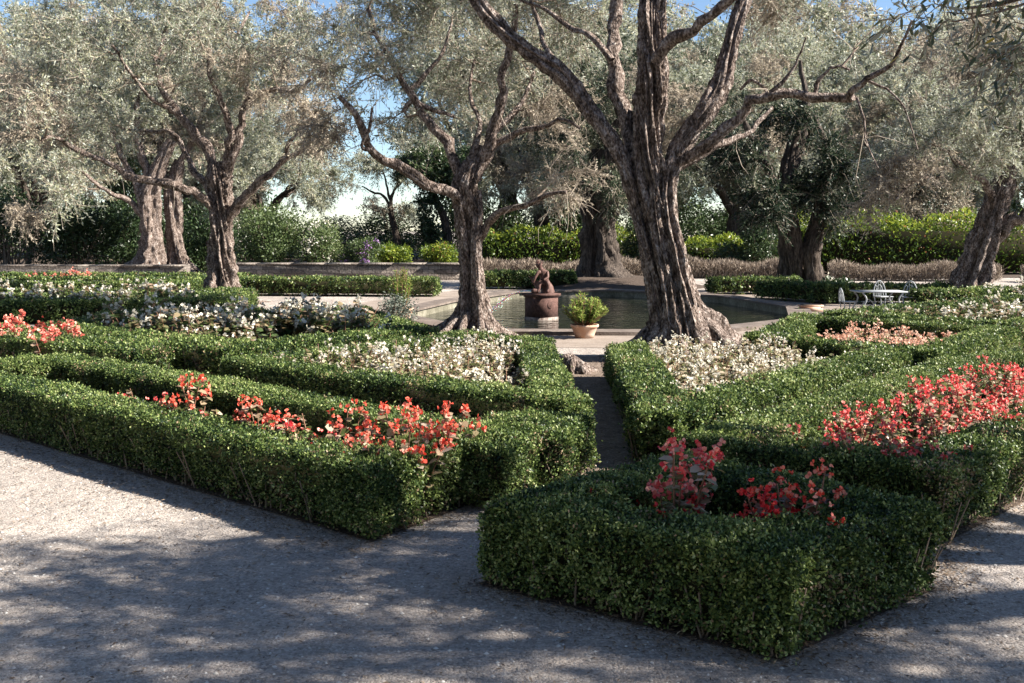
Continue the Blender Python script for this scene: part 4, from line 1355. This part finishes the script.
B = [(0, 1), (1, 2), (2, 3), (3, 4), (4, 5), (0, 6), (6, 7), (7, 8), (0, 9), (9, 10), (10, 11), (2, 12), (12, 13), (13, 14), (2, 15), (15, 16), (16, 17)]
skin_figure("body", J, B, M['statue'], stt)
mb = MB()
hr = np.random.default_rng(3)
for i in range(26):
    q = unit(np.array((hr.normal(), hr.normal() + .4, hr.normal() + .6)))
    c = np.array((FX - .055, FY - .03, z0 + .57)) + q * .065
    tube(mb, [c - np.array((0, 0, .012)), c + np.array((.004, 0, .0)), c + np.array((0, 0, .014))], [.006, .018, .004], 6)
obj("hair", mb, M['statue'], stt, smooth=True)
mb = MB()
tube(mb, spline([(FX + .12, FY + .05, z0 + .01), (FX + .10, FY + .03, z0 + .13), (FX + .02, FY + .02, z0 + .18), (FX - .02, FY + .01, z0 + .21)], 12), np.linspace(.14, .05, 12), 12)
obj("rock_seat", mb, M['statue'], stt, smooth=True)
mb = MB()
fish = spline([(FX - .20, FY - .14, z0 + .04), (FX - .15, FY - .13, z0 + .05), (FX - .09, FY - .11, z0 + .06), (FX - .10, FY - .06, z0 + .14), (FX - .17, FY - .05, z0 + .22), (FX - .19, FY - .05, z0 + .30)], 16)
tube(mb, fish, np.interp(np.linspace(0, 1, 16), [0, .12, .35, .7, .9, 1], [.022, .05, .055, .03, .018, .008]), 10)
mb.add([(FX - .19, FY - .06, z0 + .26), (FX - .25, FY - .07, z0 + .33), (FX - .19, FY - .05, z0 + .31), (FX - .13, FY - .04, z0 + .34)], [(0, 1, 2, 3)])
obj("fish", mb, M['statue'], stt, smooth=True)

m, nt, out = new_mat("jet_water")
p = nt.nodes.new("ShaderNodeBsdfPrincipled")
p.inputs["Base Color"].default_value = (.88, .90, .92, 1)
p.inputs["Roughness"].default_value = .5
p.inputs["Subsurface Weight"].default_value = .6
p.inputs["Transmission Weight"].default_value = 0.0
p.inputs["IOR"].default_value = 1.2
nt.links.new(p.outputs[0], out.inputs[0])
M['jet'] = m
mb = MB()
j0 = np.array((FX - .21, FY - .15, z0 + .045))
ts = np.linspace(0, 1, 26)
Cj = np.c_[j0[0] - .84 * ts, j0[1] + 1.0 * ts, j0[2] + .06 * ts - .62 * ts ** 2]
tube(mb, Cj, np.linspace(.011, .017, 26) * (1 + .25 * np.sin(ts * 70)), 7)
rng = np.random.default_rng(5)
for i in range(70):
    c = Cj[rng.integers(14, 26)] + rng.normal(0, .035, 3)
    r = rng.uniform(.004, .009)
    tube(mb, [c + (0, 0, r), c, c - (0, 0, r)], [r * .2, r, r * .2], 5)
tag(obj("water_jet", mb, M['jet'], smooth=True), "thin white arc of water spouting from the statue's fish into the pool", "water jet")


# ------------------------------------------------------------------ pots
def lathe(mb, c, prof, k=28, mat=0):
    a = np.linspace(0, 2 * np.pi, k, endpoint=False)
    V = np.array([[(c[0] + r * math.cos(t), c[1] + r * math.sin(t), c[2] + z) for t in a] for r, z in prof])
    mb.add(V, ring_faces(len(prof), k), .5, mat)


def potted(label, loc, r, h, ph, mat, seed, spikes=34, spread=.75):
    root = thing("potted_plant", label, "potted plant", loc, "potted plants by the pool")
    mb = MB()
    lathe(mb, loc, [(.02, 0), (r * .68, 0), (r * .74, h * .3), (r * .92, h * .78), (r * .94, h * .8), (r, h * .81), (r * 1.02, h * .9), (r, h), (r * .9, h), (r * .86, h * .88), (.01, h * .86)])
    obj("pot", mb, M['terracotta'], root, smooth=False)
    rng = np.random.default_rng(seed)
    st, fo = MB(), MB()
    base = np.array(loc) + (0, 0, h * .85)
    for i in range(spikes):
        a = rng.uniform(0, 6.28)
        q = rng.random() ** .6
        tip = base + np.array((math.cos(a) * q * r * 1.5 * spread, math.sin(a) * q * r * 1.5 * spread, ph * (1 - .5 * q * q) * rng.uniform(.75, 1.1)))
        C = spline([base + np.array((math.cos(a) * q * r * .4, math.sin(a) * q * r * .4, 0)), base * .5 + tip * .5 + np.array((math.cos(a), math.sin(a), 0)) * .04, tip], 8)
        tube(st, C, np.linspace(.007, .004, 8), 4)
        n = 46
        t = rng.uniform(.2, 1, n)
        P = np.array([np.interp(t, np.linspace(0, 1, 8), C[:, x]) for x in range(3)]).T
        an = rng.uniform(0, 6.28, n)
        D = np.c_[np.cos(an), np.sin(an), rng.uniform(.1, .9, n)]
        leaves(fo, P, D, np.c_[-np.cos(an) * .4, -np.sin(an) * .4, np.ones(n)] + rng.normal(0, .3, (n, 3)), rng.uniform(.05, .085, n), .019, np.clip(t * .7 + rng.normal(0, .15, n), 0, 1), 4, .05)
    obj("stems", st, M['stem'], root, smooth=True)
    obj("foliage", fo, M[mat], root)
    return root


potted("terracotta pot of bushy light green leaves before the fountain", (1.08, 14.75, .004), .21, .2, .46, 'potleaf', 91, 80, 1.15)
potted("pot of upright yellow-green spikes left of the middle olive", (-1.86, 16.75, .09), .2, .2, .72, 'potleaf', 92, 26, .8)
shrub("grey_shrub", "small grey-leaved plant around the pot left of the middle olive", 394, 16.3, 297, .42, 'greyleaf', .05, 1800, 93, "plants around the pool")
tr = thing("terracotta_trough", "small brown terracotta trough beside the pool's right rim", "planter", (5.9, 19.6, .004))
mb = MB()
rot_box(mb, 5.9, 19.6, .21, .004, .10, rad(-6), hd=.11)
rot_box(mb, 5.9, 19.6, .225, .10, .13, rad(-6), hd=.125)
obj("trough_body", mb, M['terracotta'], tr)
mb = MB()
rot_box(mb, 5.9, 19.6, .195, .131, .135, rad(-6), hd=.10)
obj("earth", mb, M['soil'], tr)

# stump-like stone at the foot of the path hedge
st = thing("stump", "weathered old root stump at the head of the path", "stump", (.72, 11.2, 0))
mb = MB()
bark_tube(mb, [(.72, 11.2, -.02), (.72, 11.2, .06), (.74, 11.22, .12), (.76, 11.22, .15)], [.24, .2, .15, .05], 36, 22, .3, 1.8, 1.5, .3, 77, .15, 4)
obj("wood", mb, M['bark'], st, smooth=True)


# ------------------------------------------------------------------ white iron table and chairs
def iron_chair(label, x, y, ang, z=0, group=None, s=1.0):
    root = thing("iron_chair", label, "chair", (x, y, z), group)

    def R(p):
        return (x + s * (p[0] * math.cos(ang) - p[1] * math.sin(ang)), y + s * (p[0] * math.sin(ang) + p[1] * math.cos(ang)), z + s * p[2])
    mb = MB()
    for q in np.linspace(-.18, .18, 9):
        tube(mb, [R((q, -.19, .44)), R((q, .19, .44))], .008, 5)
    tube(mb, [R(p) for p in ((-.2, -.2, .44), (.2, -.2, .44), (.2, .2, .44), (-.2, .2, .44), (-.2, -.2, .44))], .012, 6)
    obj("seat", mb, M['white_metal'], root)
    mb = MB()
    arc = [R((-.2 * math.cos(t), .2 + .06 * math.sin(t), .44 + .46 * math.sin(t))) for t in np.linspace(0, math.pi, 16)]
    tube(mb, arc, .012, 6)
    arc2 = [R((-.12 * math.cos(t), .2 + .05 * math.sin(t), .46 + .32 * math.sin(t))) for t in np.linspace(0, math.pi, 14)]
    tube(mb, arc2, .008, 5)
    for q in (-.09, -.03, .03, .09):
        tube(mb, [R((q * .5, .2, .45)), R((q, .25, .75)), R((q * 1.5, .26, .44 + .46 * math.sqrt(max(0, 1 - (q * 1.5 / .2) ** 2))))], .006, 5)
    obj("backrest", mb, M['white_metal'], root)
    for sx in (-1, 1):
        for sy in (-1, 1):
            mb = MB()
            tube(mb, spline([R((sx * .19, sy * .19, .44)), R((sx * .16, sy * .16, .22)), R((sx * .22, sy * .22, .0))], 7), .011, 6)
            obj("leg", mb, M['white_metal'], root)
    return root


TX, TY = 7.0, 19.0
TS = .62
tb = thing("iron_table", "long white wrought-iron garden table on the far grass", "table", (TX, TY, 0))
mb = MB()
box(mb, TX - .75 * TS, TY - .26, .425, TX + .75 * TS, TY + .26, .445)
obj("table_top", mb, M['white_metal'], tb)
for sx in (-1, 1):
    for sy in (-1, 1):
        mb = MB()
        xx, yy = TX + sx * .62 * TS, TY + sy * .24
        tube(mb, spline([(xx, yy, .425), (xx - sx * .08, yy, .30), (xx - sx * .02, yy, .15), (xx + sx * .07, yy, .0)], 10), .016, 6)
        obj("leg", mb, M['white_metal'], tb)
mb = MB()
tube(mb, spline([(TX - .55 * TS, TY, .12), (TX - .3 * TS, TY, .28), (TX, TY, .14), (TX + .3 * TS, TY, .28), (TX + .55 * TS, TY, .12)], 24), .011, 6)
obj("stretcher", mb, M['white_metal'], tb)
iron_chair("white iron chair with arched back directly behind the table", TX + .34, TY + .65, rad(10), s=.66)
iron_chair("white iron chair with arched back at the table's far right end", TX + .80, TY + .5, rad(-25), s=.66)
iron_chair("white iron chair seen from its side at the table's pool end", TX - .62, TY - .1, rad(95), s=.55)


# ------------------------------------------------------------------ begonias
def begonia(name, label, petal, leafm, seed, h=.42, nst=7, spread=.13, lsz=.06, clusters=2, group=None, bloom=.026, nb=9, nleaf=9):
    rng = np.random.default_rng(seed)
    root = thing(name, label, "flower", (0, 0, 0), group)
    sm, lm, fm = MB(), MB(), MB()
    for i in range(nst):
        a = rng.uniform(0, 6.28)
        hh = h * rng.uniform(.6, 1.1)
        q = spread * rng.uniform(.3, 1.3)
        tip = np.array((math.cos(a) * q, math.sin(a) * q, hh))
        C = spline([(math.cos(a) * .02, math.sin(a) * .02, 0), tip * .5 + rng.normal(0, .015, 3), tip], 7)
        tube(sm, C, np.linspace(.005, .003, 7), 4)
        n = nleaf
        t = rng.uniform(.25, .98, n)
        P = np.array([np.interp(t, np.linspace(0, 1, 7), C[:, x]) for x in range(3)]).T
        an = rng.uniform(0, 6.28, n)
        D = np.c_[np.cos(an), np.sin(an), rng.uniform(-.5, .4, n)]
        N = np.c_[np.cos(an) * .5, np.sin(an) * .5, np.ones(n)] + rng.normal(0, .35, (n, 3))
        ls = lsz * rng.uniform(.6, 1.25, n)
        leaves(lm, P, D, N, ls, ls * .75, np.clip(rng.random(n) * .8 + t * .25, 0, 1), 6, .1)
        for cidx in range(int(clusters) + (rng.random() < clusters % 1)):
            c = tip + (rng.normal(0, .03, 3) if cidx else 0) + np.array((0, 0, .012))
            if cidx:
                tt = rng.uniform(.55, .9)
                c = np.array([np.interp(tt, np.linspace(0, 1, 7), C[:, x]) for x in range(3)]) + np.array((*rng.normal(0, .05, 2), .03))
                sticks(sm, [c - np.array((0, 0, .05))], [c], .002, .0015)
            m = nb * 4
            bc = np.repeat(c + rng.normal(0, .021, (nb, 3)), 4, axis=0)
            D = rng.normal(0, 1, (m, 3)) + np.array((0, 0, .25))
            bs = bloom * rng.uniform(.7, 1.25, m)
            leaves(fm, bc, D, rng.normal(0, 1, (m, 3)), bs, bs * .95, rng.random(m), 6, .12)
    obj("stems", sm, M['stem'], root)
    obj("leaves", lm, M[leafm], root)
    obj("blossoms", fm, M[petal], root)
    return root


def inside(poly, p):
    c = False
    n = len(poly)
    for i in range(n):
        a, b = poly[i], poly[i - 1]
        if (a[1] > p[1]) != (b[1] > p[1]) and p[0] < (b[0] - a[0]) * (p[1] - a[1]) / (b[1] - a[1]) + a[0]:
            c = not c
    return c


def plant_bed(protos, poly, n, seed, label, group, gap=.2, smin=.8, smax=1.2, avoid=None):
    rr = random.Random(seed)
    p = np.asarray(poly, float)
    lo, hi = p.min(0), p.max(0)
    pts = []
    tries = 0
    while len(pts) < n and tries < 20000:
        tries += 1
        q = (rr.uniform(lo[0], hi[0]), rr.uniform(lo[1], hi[1]))
        if not inside(poly, q) or any((q[0] - w[0]) ** 2 + (q[1] - w[1]) ** 2 < gap ** 2 for w in pts):
            continue
        if avoid and any((q[0] - ax) ** 2 + (q[1] - ay) ** 2 < ar ** 2 for ax, ay, ar in avoid):
            continue
        pts.append(q)
    for i, q in enumerate(pts):
        pr = protos[i % len(protos)]
        o = pr if not pr.get('_used') else copy_tree(pr)
        pr['_used'] = 1
        o.location = (q[0], q[1], .008)
        o.rotation_euler = (0, 0, rr.uniform(0, 6.28))
        s = rr.uniform(smin, smax)
        o.scale = (s, s, s * rr.uniform(.9, 1.1))
        o['label'] = label
        o['group'] = group


def shrink(poly, w):
    p = np.asarray(poly, float)
    area = 0.5 * np.sum(p[:, 0] * np.roll(p[:, 1], -1) - p[:, 1] * np.roll(p[:, 0], -1))
    if area < 0:
        p = p[::-1]
    return [tuple(q) for q in offset_poly(p, -w)]


# the small bed in front, plant by plant
near = [
    (.45, 4.52, .95, 'red', 'begleaf_bronze', "dark bronze begonia half hidden behind the nearest hedge's left arm", 101, .34, 4),
    (.76, 4.42, 1.35, 'pink', 'begleaf', "tallest pink-red begonia in the nearest bed", 102, .44, 6),
    (.80, 4.22, 1.0, 'red', 'begleaf', "low pale-leaved begonia before the tallest one in the nearest bed", 103, .36, 5),
    (.98, 4.14, .95, 'red', 'begleaf_bronze', "low deep red begonia in the middle of the nearest bed", 104, .36, 5),
    (1.14, 4.20, 1.05, 'red', 'begleaf_bronze', "red begonia with bronze leaves, second in from the nearest bed's right arm", 105, .40, 6),
    (1.28, 4.32, 1.15, 'orange', 'begleaf_bronze', "scarlet begonia rising at the right arm of the nearest bed", 106, .42, 7),
]
for x, y, s, pe, lf, lab, sd, h, ns in near:
    o = begonia("red_begonia", lab, pe, lf, sd, h=h, nst=ns + 3, spread=.15, group="red begonias in the nearest bed", bloom=.0175, nb=9, clusters=1.3, nleaf=20, lsz=.045)
    o.location = (x, y, .008)
    o.scale = (s, s, s)

# the long left bed: clumps along the front hedge
row = [(-2.98, 7.70, .8), (-2.72, 7.42, .95), (-2.15, 6.85, 1.05), (-1.95, 6.68, .95), (-1.55, 6.35, 1.0), (-1.36, 6.22, 1.1), (-1.15, 6.0, 1.1), (-.95, 5.95, 1.0), (-.66, 5.75, 1.3), (-.52, 5.52, 1.15), (-.36, 5.72, 1.2), (-.72, 5.46, 1.0), (-.25, 5.9, 1.0)]
po = [begonia("red_begonia", "x", 'orange', 'begleaf', 110 + i, h=.40, nst=9, spread=.16, clusters=1.0, nleaf=24, nb=7, lsz=.05, bloom=.018) for i in range(2)] + [begonia("red_begonia", "x", 'pink', 'begleaf', 113, h=.40, nst=8, spread=.15, clusters=.9, nleaf=24, nb=6, lsz=.05, bloom=.018)]
for i, (x, y, s) in enumerate(row):
    pr = po[2] if i in (0, 1, 3, 6) else po[i % 2]
    o = pr if not pr.get('_used') else copy_tree(pr)
    pr['_used'] = 1
    o.location = (x - .06, y - .08, .008)
    o.rotation_euler = (0, 0, i * 2.4)
    o.scale = (s, s, s * (.9 + .35 * ((i * 7) % 5) / 4))
    o['label'] = "orange-red begonia in the row behind the long sunlit front hedge"
    o['group'] = "begonias in the long left bed"

pp = [begonia("pink_begonia", "x", 'pink', 'begleaf', 120 + i, h=.42, nst=10, spread=.17, clusters=.9, nleaf=28, nb=6, lsz=.044, bloom=.0175) for i in range(3)]
plant_bed(pp, [(1.62, 5.6), (2.2, 5.3), (5.4, 8.3), (4.7, 8.9), (3.0, 7.2)], 46, 1, "pink-red begonia in the big sunlit bed at the photo's right", "pink begonias in the big bed", gap=.21, smin=.85, smax=1.15)

pw = [begonia("white_begonia", "x", 'white', 'begleaf_white', 130 + i, h=.36, nst=9, spread=.16, clusters=.6, nleaf=24, nb=5, lsz=.045, bloom=.021) for i in range(3)]
for w in pw:
    w['_used'] = 0
plant_bed(pw, shrink(BED_WHITE, .5), 40, 2, "cream-white begonia in the bed before the middle olive", "white begonias before the middle olive", gap=.2, smin=.9, smax=1.25)
plant_bed([copy_tree(w) for w in pw], [(1.35, 7.3), (3.4, 9.75), (2.95, 11.0), (2.2, 11.6), (1.45, 11.3)], 62, 3, "cream-white begonia at the foot of the biggest olive", "white begonias under the biggest olive", gap=.19, smin=.8, smax=1.1, avoid=[(2.08, 12.3, 1.0)])
pg = [begonia("white_begonia", "x", 'white', 'begleaf_green', 140 + i, h=.4, nst=10, spread=.2, clusters=.35, nleaf=17, nb=4, lsz=.075, bloom=.032) for i in range(3)]
plant_bed(pg, shrink(BED_FOOT, .7), 60, 4, "white begonia with green leaves in the wide bed left of the middle olive", "white begonias in the wide left bed", gap=.3, smin=1.05, smax=1.4)
plant_bed([copy_tree(w) for w in pg], [(-5.9, 17.6), (-5.9, 18.5), (-11.2, 18.0), (-10.4, 17.1)], 26, 5, "white begonia in the bed before the left olive", "white begonias before the left olive", gap=.3, smin=1.0, smax=1.4)
plant_bed([copy_tree(w) for w in pg], [(-6.0, 19.4), (-6.0, 20.2), (-12.0, 20.0), (-11.4, 19.1)], 20, 15, "white begonia in the bed before the left olive", "white begonias before the left olive", gap=.35, smin=1.0, smax=1.4)
plant_bed([copy_tree(w) for w in pg], [(-8.2, 23.2), (-8.2, 24.6), (-14.8, 24.8), (-13.6, 22.8)], 16, 6, "white begonia in the far bed below the stone wall", "white begonias below the wall", gap=.5, smin=.8, smax=1.0)
plant_bed([copy_tree(w) for w in pg], [(-6.9, 25.1), (-2.3, 24.8), (-2.3, 25.4), (-6.9, 25.6)], 22, 7, "white begonia along the straight hedge behind the pool", "white begonias behind the pool", gap=.3, smin=.7, smax=1.0)
plant_bed([copy_tree(w) for w in pg], [(9.5, 19.0), (13.0, 20.4), (12.8, 21.0), (9.5, 20.3)], 16, 8, "white begonia at the foot of the leaning tree", "white begonias by the leaning tree", gap=.3, smin=1.0, smax=1.4)
plant_bed([copy_tree(w) for w in pg], [(5.6, 14.4), (6.7, 13.7), (10.6, 16.6), (9.3, 17.8)], 30, 9, "pale begonia in the shaded bed before the iron table", "pale begonias before the table", gap=.3, smin=.9, smax=1.25)
pk = [begonia("coral_begonia", "x", 'coral', 'begleaf', 150 + i, h=.28, nst=9, spread=.16, clusters=1, nleaf=18, nb=6, lsz=.045, bloom=.02) for i in range(3)]
plant_bed(pk, [(3.3, 11.5), (4.3, 10.5), (5.7, 12.1), (4.6, 13.1)], 26, 10, "pale coral begonia in the sunlit bed right of the biggest olive", "coral begonias right of the biggest olive", gap=.26, smin=.95, smax=1.25)
pr_ = [begonia("red_begonia", "x", 'coral_red', 'begleaf', 160 + i, h=.42, nst=7, spread=.14, clusters=1, nleaf=13, nb=7) for i in range(2)]
plant_bed(pr_, [(-4.6, 10.4), (-4.5, 11.0), (-6.6, 12.6), (-7.4, 12.4)], 9, 11, "coral-red begonia in the clump cut by the photo's left edge", "coral begonias at the left edge", gap=.2, smin=1.0, smax=1.4)
pq = [copy_tree(w) for w in pr_]
plant_bed(pq, [(-10.9, 26.4), (-10.9, 27.2), (-13.2, 27.3), (-13.0, 26.4)], 8, 12, "red begonia in the far bed below the stone wall", "red begonias below the wall", gap=.3, smin=.8, smax=1.0)
for w in list(bpy.data.objects):
    if w.get('label') == "x" and w.parent is None:
        for c in list(w.children):
            bpy.data.objects.remove(c)
        bpy.data.objects.remove(w)

# ------------------------------------------------------------------ litter on the ground
rng = np.random.default_rng(77)
mb = MB()
n = 5200
P = np.c_[rng.uniform(-4.5, 3.4, n), rng.uniform(2.6, 8.0, n), np.full(n, .006)]
n2 = 1500
P = np.vstack([P, np.c_[rng.uniform(.35, 1.2, n2), rng.uniform(5.6, 12.5, n2), np.full(n2, .012)]])
n3 = 1400
t = rng.random(n3)
P = np.vstack([P, np.c_[-4.0 + 3.3 * t + rng.normal(-.05, .1, n3), 7.6 - 2.7 * t + rng.normal(-.06, .1, n3), np.full(n3, .008)]])
for (ax, ay), (bx, by), k in (((-.16, 4.36), (1.0, 3.55), 900), ((1.0, 3.55), (1.9, 4.3), 700), ((1.9, 4.3), (2.2, 4.93), 700), ((2.2, 4.93), (3.6, 6.3), 900), ((-.7, 4.97), (.5, 6.8), 900)):
    t = rng.random(k)
    P = np.vstack([P, np.c_[ax + (bx - ax) * t + rng.normal(0, .09, k), ay + (by - ay) * t + rng.normal(0, .09, k), np.full(k, .009)]])
n = len(P)
D = np.c_[rng.normal(0, 1, n), rng.normal(0, 1, n), rng.normal(0, .12, n)]
leaves(mb, P, D, np.c_[rng.normal(0, .25, n), rng.normal(0, .25, n), np.ones(n)], rng.uniform(.012, .04, n), rng.uniform(.005, .011, n), rng.random(n), 4, .1)
M['litter'] = leaf_mat("fallen_leaf", [(0, (.07, .045, .03)), (.6, (.20, .14, .09)), (1, (.36, .28, .20))], rough=.7, trans=.1)
tag(obj("fallen_leaves", mb, M['litter']), "scattered dry leaves on the gravel and path", "leaf litter", kind='stuff')
mb = MB()
n = 16000
y = rng.uniform(2.5, 7.5, n) ** 1.0
P = np.c_[rng.uniform(-.62, .62, n) * y, y, np.zeros(n)]
r = .0025 + .0075 * rng.random(n) ** 2.5
base = np.array([(1, 0, .1), (0, 1, .1), (-1, 0, .1), (0, -1, .1), (0, 0, .9)])
V = P[:, None] + base[None] * r[:, None, None] * rng.uniform(.7, 1.3, (n, 1, 3))
F = (np.arange(n)[:, None, None] * 5 + np.array([[0, 1, 4], [1, 2, 4], [2, 3, 4], [3, 0, 4]])[None]).reshape(-1, 3)
mb.add(V, F, np.repeat(rng.random(n), 5))
M['pebble'] = leaf_mat("pebble", [(0, (.16, .14, .13)), (.5, (.34, .31, .28)), (1, (.58, .55, .51))], rough=.85, trans=0.0, spec=.2)
tag(obj("gravel_stones", mb, M['pebble']), "loose small stones of the gravel path", "gravel", kind='stuff')

for o in bpy.data.objects:
    for kx in ('_loc', '_used'):
        if kx in o:
            del o[kx]
